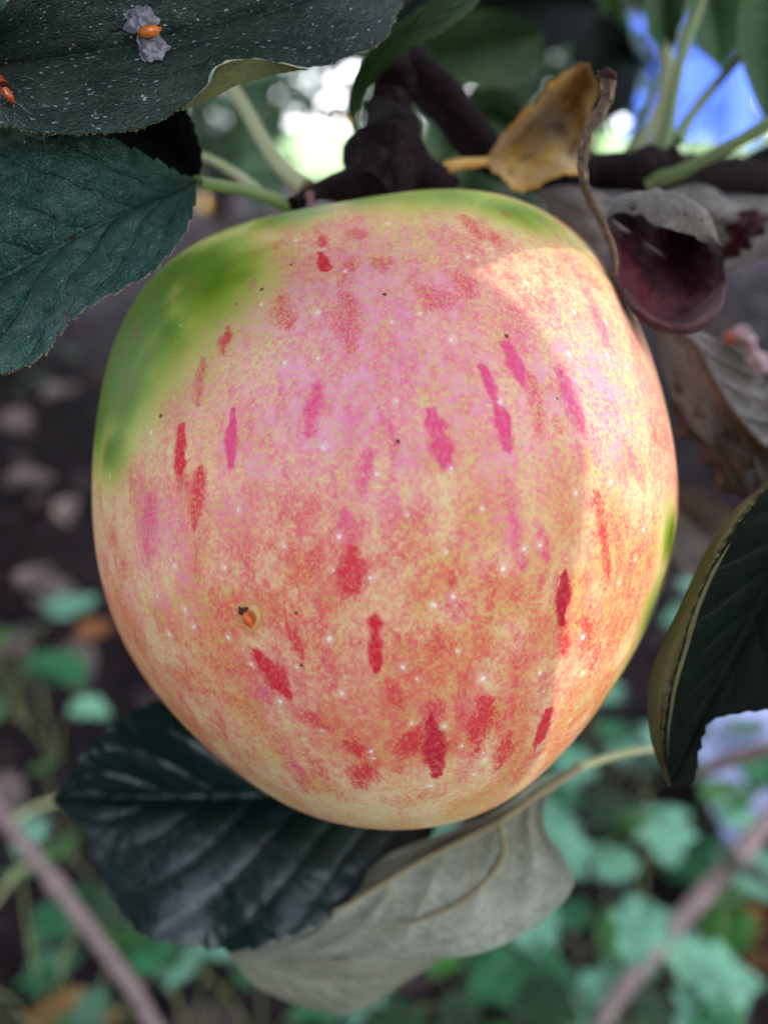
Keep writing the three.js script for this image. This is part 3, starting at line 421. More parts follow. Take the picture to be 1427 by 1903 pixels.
// woolly grey underside below the apple
const L8 = lv('leaf', 'woolly', 'grey-green leaf below the apple showing its woolly underside',
  [[1075, 1425, 13.8], [1000, 1450, 13.2], [915, 1510, 13], [830, 1545, 13.1], [740, 1580, 13.2], [640, 1660, 13.2], [550, 1718, 13.1], [430, 1768, 12.9]],
  [[1075, 1425, 13.8], [1010, 1468, 13.3], [930, 1526, 13], [840, 1572, 12.9], [750, 1620, 12.8], [650, 1682, 12.75], [550, 1732, 12.8], [430, 1768, 12.9]],
  [[1075, 1425, 13.8], [1012, 1490, 13.2], [1010, 1540, 12.9], [1045, 1590, 12.6], [1066, 1640, 12.5], [1035, 1690, 12.4], [930, 1758, 12.3], [860, 1778, 12.3], [700, 1780, 12.4], [560, 1776, 12.6], [430, 1768, 12.9]],
  { flip: true, nu: 120, nv: 56, bulge: 0.06, ruffle: [1.6, 0.0012], rough: 0.00008, seed: 53, rib: 0.0006, ribSide: 1, mid: -0.0002, vein: { n: 7, k: 0.3, off: 0.2, groove: -0.0004, puff: -0.0006 } });
part('petiole', tube(P3([1070, 1428, 13.8], [1105, 1416, 14.1], [1160, 1400, 14.6], [1260, 1385, 15.4]), [0.0008, 0.0007, 0.0007, 0.0009], { n: 24, sides: 10, origin: BO }), stalkP, L8.blade);
part('side_vein', tube(P3([928, 1530, 12.93], [935, 1578, 12.8], [902, 1632, 12.66], [853, 1674, 12.55], [770, 1708, 12.5], [690, 1728, 12.5]).map((p) => p.add(camVec(0, 0, 1).multiplyScalar(0.001))), [0.00035, 0.0003, 0.00012], { n: 30, sides: 8, origin: BO }), ribM, L8.blade);
lv('leaf', 'pale', 'dull grey leaf underside hanging lowest under the apple',
  [[420, 1765, 13.6], [520, 1768, 13.5], [640, 1772, 13.5], [740, 1775, 13.7], [830, 1772, 14]],
  [[420, 1765, 13.6], [505, 1800, 13.6], [600, 1822, 13.7], [720, 1812, 13.8], [830, 1772, 14]],
  [[420, 1765, 13.6], [480, 1838, 13.8], [580, 1880, 14], [720, 1850, 14], [830, 1772, 14]],
  { nu: 60, nv: 28, bulge: 0.04, seed: 71, ruffle: [2, 0.001] });
// folded leaf at the right edge
const L6 = lv('leaf', 'dark', 'black-green leaf at the right edge with a pale fringed rim',
  [[1580, 760, 10.8], [1500, 830, 10.2], [1427, 903, 9.8], [1382, 958, 9.65], [1342, 1020, 9.55], [1311, 1082, 9.5], [1290, 1132, 9.5], [1270, 1200, 9.55], [1252, 1260, 9.6], [1238, 1330, 9.75], [1233, 1400, 9.9], [1246, 1462, 10.1]],
  [[1580, 760, 10.8], [1545, 860, 10.9], [1490, 960, 10.9], [1440, 1060, 10.9], [1385, 1170, 10.8], [1330, 1280, 10.6], [1280, 1390, 10.3], [1246, 1462, 10.1]],
  [[1580, 760, 10.8], [1680, 900, 10.6], [1700, 1100, 10.5], [1600, 1260, 10.5], [1470, 1312, 10.5], [1360, 1328, 10.45], [1318, 1345, 10.4], [1300, 1400, 10.3], [1288, 1452, 10.2], [1246, 1462, 10.1]],
  { flip: true, nu: 120, nv: 40, bulge: 0.03, serr: [34, 0.0006], vein: { ...VN, groove: 0.0002, puff: 0.0002 }, seed: 38, hair: 500, hairSide: 0 });
part('rolled_margin', gridGeo(70, 12, (() => {
  const a = curve(PX([[1506, 830, 10.25], [1434, 906, 9.85], [1388, 962, 9.7], [1349, 1024, 9.6], [1319, 1084, 9.55], [1298, 1136, 9.55], [1279, 1202, 9.6], [1261, 1262, 9.65], [1247, 1331, 9.8], [1241, 1400, 9.95], [1249, 1458, 10.15]]));
  const b = curve(PX([[1490, 832, 10.25], [1420, 900, 9.9], [1368, 942, 9.8], [1322, 1004, 9.75], [1288, 1070, 9.75], [1262, 1128, 9.75], [1228, 1198, 9.8], [1207, 1258, 9.85], [1202, 1312, 9.95], [1211, 1384, 10.05], [1236, 1452, 10.15]]));
  const n = camVec(-0.5, 0, 1).normalize();
  return (u, v) => a.getPointAt(u).lerp(b.getPointAt(u), v).addScaledVector(n, 0.0009 * Math.sin(Math.PI * v) * Math.sin(Math.PI * u) + 0.0001 * (noise2(u * 50, v * 8, 4) - 0.5));
})(), BO), new THREE.MeshPhysicalMaterial({ map: T.woolly.map, bumpMap: T.woolly.bump, bumpScale: 0.0003, color: col(200, 190, 140), roughness: 0.9, side: THREE.DoubleSide }), L6.blade);
// leaf behind the spur at the top: the underside's pale strip and a bluish upper face
lv('leaf', 'olive', 'olive leaf curling down behind the top of the big dark leaf',
  [[672, 262, 12.4], [648, 215, 12], [655, 150, 11.6], [690, 92, 11.3], [760, 30, 11.2], [840, -20, 11.4], [930, -80, 11.9]],
  [[672, 262, 12.4], [655, 215, 12.1], [672, 150, 11.7], [718, 95, 11.4], [790, 40, 11.3], [865, -15, 11.5], [930, -80, 11.9]],
  [[672, 262, 12.4], [664, 215, 12.2], [690, 155, 11.8], [745, 105, 11.5], [820, 60, 11.5], [890, 0, 11.7], [930, -80, 11.9]],
  { flip: false, nu: 70, nv: 20, bulge: -0.2, seed: 73, serr: [20, 0.0004] });
lv('leaf', 'big', 'blue-grey sheen on a small leaf at the top edge beside the big leaf',
  [[700, 70, 12.6], [735, -20, 12.3], [800, -90, 12.2], [900, -120, 12.6], [990, -130, 13]],
  [[700, 70, 12.6], [760, 20, 12.6], [820, -30, 12.6], [900, -80, 12.8], [990, -130, 13]],
  [[700, 70, 12.6], [775, 60, 12.4], [850, 10, 12.2], [930, -40, 12.5], [990, -130, 13]],
  { flip: false, nu: 50, nv: 24, bulge: 0.1, seed: 75 });
{ // little dried stipule hook
  part('stipule', tube(P3([655, 228, 12], [640, 214, 11.9], [622, 210, 11.9], [612, 220, 11.9]), [0.0004, 0.0003, 0.0002, 0.00012], { n: 18, sides: 8, origin: BO }), stalkY, branch);
}
// yellowed leaf on the spur
const LY = lv('leaf', 'yellow', 'yellow-brown withered leaf cupped above the apple\'s top right',
  [[903, 300, 12.9], [925, 258, 12.7], [985, 196, 12.5], [1030, 150, 12.4], [1078, 116, 12.4], [1094, 118, 12.5]],
  [[903, 300, 12.9], [955, 268, 13.3], [1010, 230, 13.5], [1052, 195, 13.4], [1080, 155, 13], [1094, 118, 12.5]],
  [[903, 300, 12.9], [925, 334, 12.6], [968, 346, 12.5], [1030, 337, 12.5], [1080, 322, 12.5], [1100, 240, 12.4], [1106, 180, 12.4], [1094, 118, 12.5]],
  { flip: true, nu: 80, nv: 36, bulge: -0.05, ruffle: [3.5, 0.002], serr: [16, 0.0009], rough: 0.0003, seed: 67, rib: 0.00045, ribSide: 1 });
part('petiole', tube(P3([905, 300, 12.9], [880, 303, 12.8], [840, 308, 12.7], [798, 326, 12.7]), [0.0007, 0.0008, 0.0009, 0.0013], { n: 24, sides: 10, rough: 0.15, freq: 900, origin: BO }), stalkY, LY.blade);
// bare leaf stalks left of the spur
for (const [pts, r, m] of [
  [[[572, 352, 12.6], [530, 318, 13], [490, 262, 13.4], [458, 205, 13.8], [425, 150, 14.2], [400, 60, 15]], [0.0016, 0.0013, 0.0012, 0.0012, 0.0012, 0.0011], stalkP],
  [[[540, 386, 11.9], [490, 362, 12.5], [448, 330, 13], [410, 306, 13.4], [370, 288, 13.8], [300, 262, 14.4]], [0.001, 0.0008, 0.0008, 0.0007, 0.0007, 0.0006], stalkP],
  [[[575, 362, 11.6], [577, 380, 11.3], [573, 402, 11.1], [578, 408, 11.05]], [0.0007, 0.0005, 0.0005, 0.0002], stalkR],
]) part('leaf_stalk', tube(P3(...pts), r, { n: 40, sides: 10, origin: BO, rough: 0.06, freq: 600 }), m, branch);
// leaf stalks fanning from the spur at the upper right
for (const [pts, r, m] of [
  [[[1222, 308, 14.4], [1238, 250, 14.4], [1250, 180, 14.5], [1268, 100, 14.7], [1300, 10, 15], [1340, -120, 15.4]], [0.0017, 0.0011, 0.001, 0.0009, 0.0009, 0.0009], stalkG],
  [[[1210, 312, 14.6], [1222, 250, 14.8], [1236, 180, 15], [1240, 110, 15.2], [1222, 60, 15.4]], [0.0016, 0.0011, 0.001, 0.0012, 0.0009], stalkP],
  [[[1200, 340, 14.2], [1250, 325, 14], [1320, 290, 13.8], [1380, 258, 13.7], [1450, 215, 13.6], [1600, 120, 13.6]], [0.0015, 0.0011, 0.0011, 0.0012, 0.0012, 0.0011], stalkG],
  [[[1255, 262, 15], [1290, 205, 15.3], [1335, 150, 15.6], [1385, 95, 16], [1460, 20, 16.5]], [0.0012, 0.001, 0.001, 0.001, 0.001], stalkG],
  [[[1185, 306, 14.8], [1192, 270, 15], [1215, 215, 15.4], [1240, 150, 16]], [0.0014, 0.0009, 0.0008, 0.0008], stalkP],
  [[[1150, 312, 15], [1176, 265, 15.2], [1205, 190, 15.4], [1230, 130, 15.8]], [0.0012, 0.0007, 0.0007, 0.0006], stalkG],
]) part('leaf_stalk', tube(P3(...pts), r, { n: 40, sides: 10, origin: BO, rough: 0.05, freq: 600 }), m, branch);
lv('leaf', 'green', 'yellow-green leaf base dipping in from the top edge at the upper right',
  [[1240, 100, 15.2], [1205, 60, 15], [1196, -10, 15], [1190, -120, 15.2], [1230, -240, 15.8]],
  [[1240, 100, 15.2], [1236, 50, 15.3], [1232, -20, 15.4], [1230, -120, 15.6], [1230, -240, 15.8]],
  [[1240, 100, 15.2], [1258, 60, 15], [1276, -10, 15], [1290, -120, 15.2], [1230, -240, 15.8]],
  { flip: false, nu: 50, nv: 24, bulge: 0.08, seed: 81 });
lv('leaf', 'green', 'grey-green leaf hanging at the top right corner with bright margin',
  [[1520, -160, 15.5], [1420, -90, 15.2], [1378, 0, 15], [1372, 90, 15], [1392, 160, 15.1], [1422, 228, 15.3]],
  [[1520, -160, 15.5], [1480, -80, 15.8], [1450, 10, 16], [1440, 90, 15.9], [1432, 160, 15.7], [1422, 228, 15.3]],
  [[1520, -160, 15.5], [1560, -80, 15.4], [1540, 20, 15.3], [1510, 100, 15.2], [1470, 180, 15.2], [1422, 228, 15.3]],
  { flip: false, nu: 60, nv: 30, bulge: 0.05, seed: 83 });
// green leaves further back along the branch, out of focus
for (const [L, M, R, k, lab] of [
  [[[1010, 60, 22], [930, 20, 21.6], [840, 30, 21.4], [760, 90, 21.6], [735, 130, 22]], [[1010, 60, 22], [930, 80, 22.2], [860, 100, 22.2], [790, 118, 22.1], [735, 130, 22]], [[1010, 60, 22], [985, 150, 21.6], [900, 165, 21.4], [800, 140, 21.6], [735, 130, 22]], 'olive', 'blurred green leaf behind the spur at the top'],
  [[[1120, 10, 24], [1050, -60, 23.6], [960, -60, 23.4], [880, -10, 23.6], [860, 40, 24]], [[1120, 10, 24], [1040, 0, 24], [980, 8, 24], [920, 20, 24], [860, 40, 24]], [[1120, 10, 24], [1080, 70, 23.6], [1000, 95, 23.4], [910, 75, 23.6], [860, 40, 24]], 'dark', 'blurred dark leaf at the top centre above the withered one'],
  [[[1000, 290, 20], [960, 180, 19.6], [900, 160, 19.5], [860, 190, 19.6], [850, 235, 20]], [[1000, 290, 20], [950, 240, 20], [915, 220, 20], [880, 220, 20], [850, 235, 20]], [[1000, 290, 20], [940, 290, 19.6], [905, 285, 19.6], [870, 265, 19.7], [850, 235, 20]], 'olive', 'blurred leaf under the diagonal part of the branch'],
  [[[1290, -140, 20], [1268, -60, 19.8], [1272, 30, 19.7], [1296, 90, 19.7], [1340, 132, 19.8]], [[1290, -140, 20], [1310, -60, 20.2], [1322, 20, 20.2], [1332, 80, 20], [1340, 132, 19.8]], [[1290, -140, 20], [1370, -80, 19.8], [1392, 0, 19.7], [1380, 80, 19.7], [1340, 132, 19.8]], 'green', 'blurred green leaf between the leaf stalks and the top right corner'],
  [[[1500, 250, 19], [1440, 262, 18.8], [1380, 290, 18.7], [1330, 330, 18.8]], [[1500, 250, 19], [1440, 300, 19.1], [1385, 320, 19], [1330, 330, 18.8]], [[1500, 250, 19], [1450, 340, 18.8], [1390, 352, 18.7], [1330, 330, 18.8]], 'dark', 'blurred dark leaf at the right edge under the blue sheet'],
  [[[1130, -60, 30], [1150, 0, 29.6], [1175, 60, 29.5], [1170, 130, 29.6], [1140, 200, 30]], [[1130, -60, 30], [1125, 20, 30], [1130, 80, 30], [1135, 140, 30], [1140, 200, 30]], [[1130, -60, 30], [1085, 10, 29.6], [1080, 90, 29.5], [1100, 160, 29.6], [1140, 200, 30]], 'green', 'blurred long green leaf left of the blue sheet'],
  [[[1190, 120, 26], [1150, 40, 25.6], [1090, 30, 25.5], [1060, 90, 25.6], [1075, 170, 26]], [[1190, 120, 26], [1150, 100, 26.2], [1120, 110, 26.2], [1095, 135, 26.1], [1075, 170, 26]], [[1190, 120, 26], [1175, 190, 25.6], [1140, 220, 25.5], [1100, 210, 25.6], [1075, 170, 26]], 'dark', 'blurred dark leaf beside the withered leaf\'s tip'],
]) lv('leaf', k, lab, L, M, R, { flip: true, nu: 40, nv: 20, bulge: 0.06, serr: [18, 0.0008], seed: L[0][0] });

// unseen leaves put nearer the sun, outlined to shade the fruit's left and top
const SE1 = camVec(0.59136, 0, -0.80641), SE2 = camVec(-0.28402, 0.93592, -0.20829), SES = camVec(0.75473, 0.35221, 0.55347);
const sp = (A) => A.map(([a, b, c]) => camera.position.clone().addScaledVector(SE1, a / 1000).addScaledVector(SE2, b / 1000).addScaledVector(SES, c / 1000));
for (const [L, M, R] of [
  [[[62, 78, 150], [40, 60, 148], [28, 30, 148], [30, 0, 150], [46, -40, 154], [74, -58, 158]], [[62, 78, 150], [57, 55, 153], [55, 30, 154], [57, 5, 155], [62, -30, 157], [74, -58, 158]], [[62, 78, 150], [74, 58, 148], [78.5, 40, 146], [81, 30, 146], [81, 20, 147], [79, 6, 147], [77, -8, 148], [80, -28, 152], [80, -46, 156], [74, -58, 158]]],
  [[[66, 30, 44], [58, 16, 42], [56, 0, 42], [64, -24, 43], [80, -46, 46]], [[66, 30, 44], [67, 12, 46], [68, -2, 46], [74, -22, 46], [80, -46, 46]], [[66, 30, 44], [76, 14, 42], [78.3, 4, 42], [79.8, -4, 42], [86.5, -14, 43], [89, -28, 45], [80, -46, 46]]],
  [[[132, 66, 60], [116, 80, 58], [96, 86, 56], [74, 78, 55], [60, 58, 56]], [[132, 66, 60], [112, 65, 62], [96, 64, 62], [78, 60, 60], [60, 58, 56]], [[132, 66, 60], [116, 50, 58], [98, 45.5, 56], [85, 43.5, 55], [77, 41, 55], [68, 46, 55], [60, 58, 56]]],
  [[[20, 110, 62], [34, 124, 60], [56, 122, 60], [78, 110, 60], [98, 92, 62]], [[20, 110, 62], [40, 100, 64], [60, 96, 64], [80, 94, 64], [98, 92, 62]], [[20, 110, 62], [36, 80, 60], [56, 70, 60], [80, 74, 60], [98, 92, 62]]],
  [[[-10, 70, 70], [0, 92, 68], [20, 94, 68], [38, 80, 68], [52, 62, 70]], [[-10, 70, 70], [8, 66, 72], [22, 64, 72], [38, 62, 72], [52, 62, 70]], [[-10, 70, 70], [4, 44, 68], [20, 36, 68], [38, 44, 68], [52, 62, 70]]],
  [[[80, -48, 70], [92, -23, 68], [107, -16, 67], [124, -26, 67], [140, -52, 70]], [[80, -48, 70], [96, -46, 72], [110, -46, 73], [124, -48, 72], [140, -52, 70]], [[80, -48, 70], [92, -68, 68], [108, -76, 67], [126, -70, 67], [140, -52, 70]]],
  [[[40, -20, 84], [56, -6, 82], [74, -20, 82], [84, -52, 82], [80, -90, 84]], [[40, -20, 84], [52, -34, 86], [62, -48, 86], [72, -66, 86], [80, -90, 84]], [[40, -20, 84], [36, -48, 82], [42, -74, 82], [58, -90, 82], [80, -90, 84]]],
  [[[10, 40, 80], [18, 54, 78], [32, 50, 78], [46, 24, 78], [58, -10, 80]], [[10, 40, 80], [22, 28, 82], [32, 18, 82], [44, 6, 82], [58, -10, 80]], [[10, 40, 80], [10, 14, 78], [20, -6, 78], [36, -16, 78], [58, -10, 80]]],
]) { const r = makeLeaf(branch, 'leaf', sp(L), sp(M), sp(R), { nu: 60, nv: 24, bulge: 0.03, vein: VN, seed: L[0][0] + 200, flip: false }, ML.green); }

// more unseen leaves, added above and left to keep the fruit's shoulder dark
const cw = (A) => A.map(([x, y, z]) => camera.position.clone().add(V(0, 0, 0)).addScaledVector(camVec(1, 0, 0), x / 1000).addScaledVector(camVec(0, 1, 0), y / 1000).addScaledVector(camVec(0, 0, -1), z / 1000));
for (const [L, M, R] of [
  [[[-40, 62, 60], [-62, 60, 50], [-78, 40, 46], [-80, 10, 48], [-66, -22, 58]], [[-40, 62, 60], [-52, 42, 56], [-58, 22, 55], [-62, 2, 56], [-66, -22, 58]], [[-40, 62, 60], [-40, 40, 66], [-44, 18, 68], [-52, -4, 66], [-66, -22, 58]]],
  [[[20, 66, 78], [-8, 72, 58], [-40, 72, 52], [-70, 64, 58], [-90, 50, 70]], [[20, 66, 78], [-10, 66, 72], [-40, 64, 70], [-66, 58, 70], [-90, 50, 70]], [[20, 66, 78], [-8, 70, 92], [-40, 68, 90], [-70, 58, 84], [-90, 50, 70]]],
  [[[-60, 30, 78], [-84, 30, 66], [-100, 6, 64], [-104, -30, 70], [-92, -60, 80]], [[-60, 30, 78], [-72, 10, 76], [-80, -8, 76], [-86, -32, 78], [-92, -60, 80]], [[-60, 30, 78], [-62, 2, 86], [-66, -20, 88], [-76, -44, 86], [-92, -60, 80]]],
]) makeLeaf(branch, 'leaf', cw(L), cw(M), cw(R), { nu: 60, nv: 24, bulge: 0.03, vein: VN, seed: 300 + L[1][0], flip: false }, ML.dark);

// ------------------------------------------------------------ withered leaves caught at the right of the apple
{
  const g = thing('curled_dead_leaf', at(1200, 500, 10.6), 'maroon dead leaf curled like a cup beside the apple\'s right shoulder, dry stalk upright', 'dead leaf');
  const O = g.position;
  const rim = new THREE.CatmullRomCurve3(PX([[1128, 400, 10.9], [1136, 440, 10.6], [1143, 500, 10.3], [1160, 560, 10.1], [1200, 602, 10], [1245, 617, 10], [1296, 612, 10.1], [1330, 580, 10.3], [1346, 540, 10.5], [1343, 490, 10.7], [1325, 435, 11], [1285, 386, 11.3], [1228, 368, 11.5], [1160, 372, 11.3]]), true, 'centripetal');
  const cen = at(1240, 480, 11.5);
  const bl = part('blade', gridGeo(110, 40, (u, v) => {
    const e = rim.getPointAt(u % 1), r = Math.pow(v, 0.62), p = cen.clone().lerp(e, r);
    const w = 0.0011 * Math.sin(v * Math.PI) * (noise2(u * 9, v * 3, 3) - 0.5) * 2 + 0.0007 * (Math.exp(-Math.pow((((u * 9) % 1) - 0.5) / 0.12, 2)) - 0.3) * v * (1 - v) * 2;
    return p.addScaledVector(camVec(0.1, 0.1, 1), w);
  }, O), ML.maroon.top, g);
  const sheet = (name, A, B, bul, dir, mat, f = 0.0004) => { const a = curve(PX(A)), b = curve(PX(B)), n = camVec(...dir).normalize(); return part(name, gridGeo(60, 20, (u, v) => a.getPointAt(u).lerp(b.getPointAt(u), v).addScaledVector(n, bul * Math.sin(Math.PI * v) * (0.3 + 0.7 * Math.sin(Math.PI * clamp(u, 0.05, 0.95))) + f * (noise2(u * 14, v * 5, 9) - 0.5)), O), mat, bl); };
  sheet('folded_flap', [[1120, 378, 11], [1160, 369, 11.2], [1228, 364, 11.4], [1288, 382, 11.2], [1326, 432, 10.9], [1340, 480, 10.7]], [[1128, 404, 10.7], [1160, 396, 10.6], [1196, 402, 10.55], [1222, 424, 10.5], [1268, 428, 10.45], [1326, 458, 10.55]], 0.003, [0, 0.5, 1], ML.brown.top, 0.0008);
  sheet('rolled_lip', [[1150, 540, 10.15], [1168, 574, 10], [1204, 607, 9.92], [1248, 621, 9.9], [1300, 616, 9.95], [1336, 584, 10.1], [1350, 536, 10.3]], [[1158, 530, 10.3], [1185, 562, 10.2], [1216, 588, 10.15], [1250, 594, 10.1], [1290, 570, 10.1], [1318, 548, 10.2], [1342, 522, 10.3]], 0.0022, [0, -0.2, 1], new THREE.MeshPhysicalMaterial({ map: T.maroon.map, bumpMap: T.maroon.bump, bumpScale: 0.0002, color: col(255, 200, 200), roughness: 0.45, side: THREE.DoubleSide }));
  const stM = new THREE.MeshStandardMaterial({ map: barkT.map, bumpMap: barkT.bump, bumpScale: 0.0003, color: new THREE.Color(2.2, 2.4, 1.3), roughness: 0.75 });
  const st = part('stalk', tube(PX([[1129, 146, 9.9], [1126, 185, 9.9], [1112, 215, 9.9], [1094, 240, 9.9], [1084, 280, 9.95], [1084, 330, 10], [1096, 372, 10.05], [1112, 402, 10.1], [1128, 436, 10.15], [1140, 474, 10.2], [1142, 512, 10.25]]), [0.00095, 0.0008, 0.00085, 0.00072, 0.0007, 0.00062, 0.00055, 0.00052, 0.0005, 0.00048, 0.0004], { n: 120, sides: 14, rough: 0.2, freq: 1500, origin: O }), stM, g);
  const r = rng(5), pieces = [];
  for (let k = 0; k < 12; k++) { const a = r() * 6.28, b = at(1129 + Math.cos(a) * 9, 148 + 5 * Math.sin(a), 9.9 + 0.05 * Math.sin(a)), e = at(1129 + Math.cos(a) * (12 + 12 * r()), 138 + 22 * (r() - 0.6), 9.9 + 0.08 * Math.sin(a)); pieces.push(tube([b, b.clone().lerp(e, 0.6).add(V(0, 0.0003 * r(), 0)), e], [0.00007, 0.00005, 0.00002], { n: 6, sides: 5, origin: O })); }
  part('frayed_fibre', mergeGeometries(pieces), hairM, st).userData.kind = 'stuff';
  part('dark_tip', tube(PX([[1132, 136, 9.9], [1131, 143, 9.88], [1129, 152, 9.88]]), [0.0008, 0.0012, 0.0008], { n: 14, sides: 14, rough: 0.35, freq: 2500, origin: O }), new THREE.MeshStandardMaterial({ color: col(48, 16, 14), roughness: 0.9 }), st);
}
function deadLeaf(label, L, M, R, o, kind = 'brown') {
  const g = thing('dead_leaf', at(...M[Math.floor(M.length / 2)]), label, 'dead leaf');
  const r = makeLeaf(g, 'blade', PX(L), PX(M), PX(R), { vein: VN, seed: 1, ...o }, ML[kind]); return { g, ...r };
}
deadLeaf('grey-brown dry leaf hanging behind the apple\'s right side, with a pale midrib',
  [[1215, 600, 12.2], [1290, 610, 12.1], [1350, 640, 12], [1427, 712, 12], [1520, 800, 12.4], [1600, 900, 13]],
  [[1215, 600, 12.2], [1284, 632, 12], [1326, 700, 11.9], [1368, 770, 11.9], [1450, 850, 12.2], [1600, 900, 13]],
  [[1215, 600, 12.2], [1228, 680, 12.3], [1256, 752, 12.4], [1320, 830, 12.5], [1420, 940, 12.6], [1600, 900, 13]],
  { flip: false, nu: 90, nv: 40, bulge: -0.12, ruffle: [3, 0.002], seed: 59, rib: 0.0006, ribSide: 1, vein: { n: 7, k: 0.3, off: 0.3, groove: -0.0005, puff: -0.0008 } });
deadLeaf('crumpled brown leaf lobe folded below the grey-brown dry leaf',
  [[1250, 742, 12.6], [1300, 760, 12.3], [1360, 800, 12.2], [1400, 860, 12.3], [1390, 930, 12.6]],
  [[1250, 742, 12.6], [1290, 790, 12.6], [1335, 830, 12.5], [1365, 880, 12.5], [1390, 930, 12.6]],
  [[1250, 742, 12.6], [1262, 800, 12.9], [1310, 850, 12.9], [1340, 910, 12.8], [1390, 930, 12.6]],
  { flip: false, nu: 50, nv: 24, bulge: 0.2, ruffle: [4, 0.0018], seed: 60 });
deadLeaf('purple-grey blurred dead leaf in the dark gap between the apple and the right-hand leaf',
  [[1235, 915, 15], [1290, 905, 14.8], [1350, 940, 14.7], [1400, 1010, 15]],
  [[1235, 915, 15], [1275, 960, 15.2], [1330, 1000, 15.3], [1400, 1010, 15]],
  [[1235, 915, 15], [1230, 990, 15.2], [1280, 1070, 15.4], [1400, 1010, 15]],
  { flip: false, nu: 40, nv: 20, bulge: 0.1, seed: 62 });
deadLeaf('pale grey-brown dead leaf behind the maroon curled one at the right edge',
  [[1180, 380, 14], [1260, 345, 13.8], [1360, 362, 13.7], [1450, 372, 13.8], [1560, 390, 14.2]],
  [[1180, 380, 14], [1270, 400, 13.6], [1350, 420, 13.4], [1440, 425, 13.6], [1560, 390, 14.2]],
  [[1180, 380, 14], [1260, 470, 13.8], [1340, 500, 13.8], [1420, 480, 13.9], [1560, 390, 14.2]],
  { flip: false, nu: 50, nv: 24, bulge: 0.12, ruffle: [3, 0.0018], seed: 63 });
deadLeaf('small dark shrivelled leaf at the right edge above the dry grey leaf',
  [[1338, 492, 13], [1350, 430, 12.8], [1372, 396, 12.8], [1420, 392, 12.9], [1428, 410, 13]],
  [[1338, 492, 13], [1362, 450, 12.9], [1385, 420, 12.8], [1405, 412, 12.8], [1428, 410, 13]],
  [[1338, 492, 13], [1378, 470, 13], [1400, 445, 13], [1418, 430, 13], [1428, 410, 13]],
  { flip: false, nu: 40, nv: 20, bulge: 0.3, ruffle: [4, 0.0016], seed: 64 }, 'maroon');
deadLeaf('dark grey dead leaf tucked behind the apple\'s top right shoulder',
  [[1000, 352, 14], [1060, 345, 13.8], [1120, 360, 13.8], [1160, 410, 14]],
  [[1000, 352, 14], [1050, 385, 13.8], [1100, 405, 13.7], [1160, 410, 14]],
  [[1000, 352, 14], [1050, 440, 13.9], [1110, 480, 13.9], [1160, 410, 14]],
  { flip: false, nu: 40, nv: 20, bulge: 0.1, seed: 65 });
{ // shrivelled pinkish scrap at the right edge
  const g = thing('shrivelled_scrap', at(1385, 645, 15), 'small pinkish white shrivelled scrap at the right edge beside the dry grey leaf', 'plant scrap');
  const m = new THREE.MeshStandardMaterial({ color: col(168, 140, 140), roughness: 0.8 });
  part('husk', tube(PX([[1352, 632, 15], [1372, 620, 14.9], [1392, 640, 14.9], [1405, 668, 15], [1430, 690, 15.1]]), [0.0004, 0.0014, 0.0009, 0.0016, 0.0005], { n: 60, sides: 20, rough: 0.75, freq: 900, origin: g.position }), m, g);
  part('rusty_end', tube(PX([[1346, 640, 15], [1356, 630, 14.95], [1366, 622, 14.95]]), [0.0006, 0.0015, 0.0008], { n: 12, sides: 10, rough: 0.3, freq: 600, origin: g.position }), new THREE.MeshStandardMaterial({ color: col(150, 82, 60), roughness: 0.7 }), g);
}
// ------------------------------------------------------------ insect remains on the big leaf
{
  const g = thing('insect_remains', at(272, 68, 8.9), 'pale papery insect remains with an orange middle stuck on the big top left leaf', 'insect remains');
  const film = new THREE.MeshPhysicalMaterial({ color: col(150, 148, 158), roughness: 0.35, transmission: 0.35, side: THREE.DoubleSide });
  const flake = (cx, cy, rx, ry, seed, z) => gridGeo(40, 14, (u, v) => {
    const a = u * Math.PI * 2, rr = v * (0.6 + 0.5 * noise2(Math.cos(a) * 2 + 5, Math.sin(a) * 2 + 5, seed) + 0.22 * noise2(Math.cos(a) * 7 + 9, Math.sin(a) * 7 + 9, seed + 1)), p = at(cx + Math.cos(a) * rx * rr, cy + Math.sin(a) * ry * rr, z);
    return p.addScaledVector(camVec(0, 0.1, 1), 0.0007 * (1 - v * v) + 0.0009 * (noise2(Math.cos(a) * v * 4 + 9, Math.sin(a) * v * 4 + 9, seed + 3) - 0.5));
  }, g.position);
  part('papery_flake', flake(263, 40, 33, 27, 2, 8.82), film, g);
  part('papery_flake', flake(284, 88, 29, 29, 7, 8.82), film, g);
  part('orange_body', tube(PX([[259, 66, 8.74], [270, 60, 8.68], [284, 57, 8.68], [299, 53, 8.74]]), [0.0002, 0.0006, 0.00062, 0.0002], { n: 24, sides: 12, rough: 0.12, freq: 900, origin: g.position }), new THREE.MeshPhysicalMaterial({ color: col(214, 116, 46), roughness: 0.35, clearcoat: 0.4 }), g);
  const p = thing('insect_pupa', at(10, 170, 8.6), 'small shiny orange-brown pupa on the leaf at the left edge', 'pupa');
  const bd = part('body', tube(PX([[-2, 142, 8.62], [2, 152, 8.52], [10, 168, 8.48], [20, 182, 8.52], [26, 192, 8.6]]), [0.0002, 0.0005, 0.0006, 0.0005, 0.0002], { n: 30, sides: 14, rough: 0.06, freq: 1200, origin: p.position }), new THREE.MeshPhysicalMaterial({ color: col(176, 84, 36), roughness: 0.3, clearcoat: 0.5 }), p);
  part('dark_band', tube(PX([[5, 158, 8.5], [8, 163, 8.48], [11, 168, 8.47]]), [0.0005, 0.00064, 0.0006], { n: 10, sides: 14, origin: p.position }), new THREE.MeshStandardMaterial({ color: col(60, 22, 12), roughness: 0.4 }), bd);
}

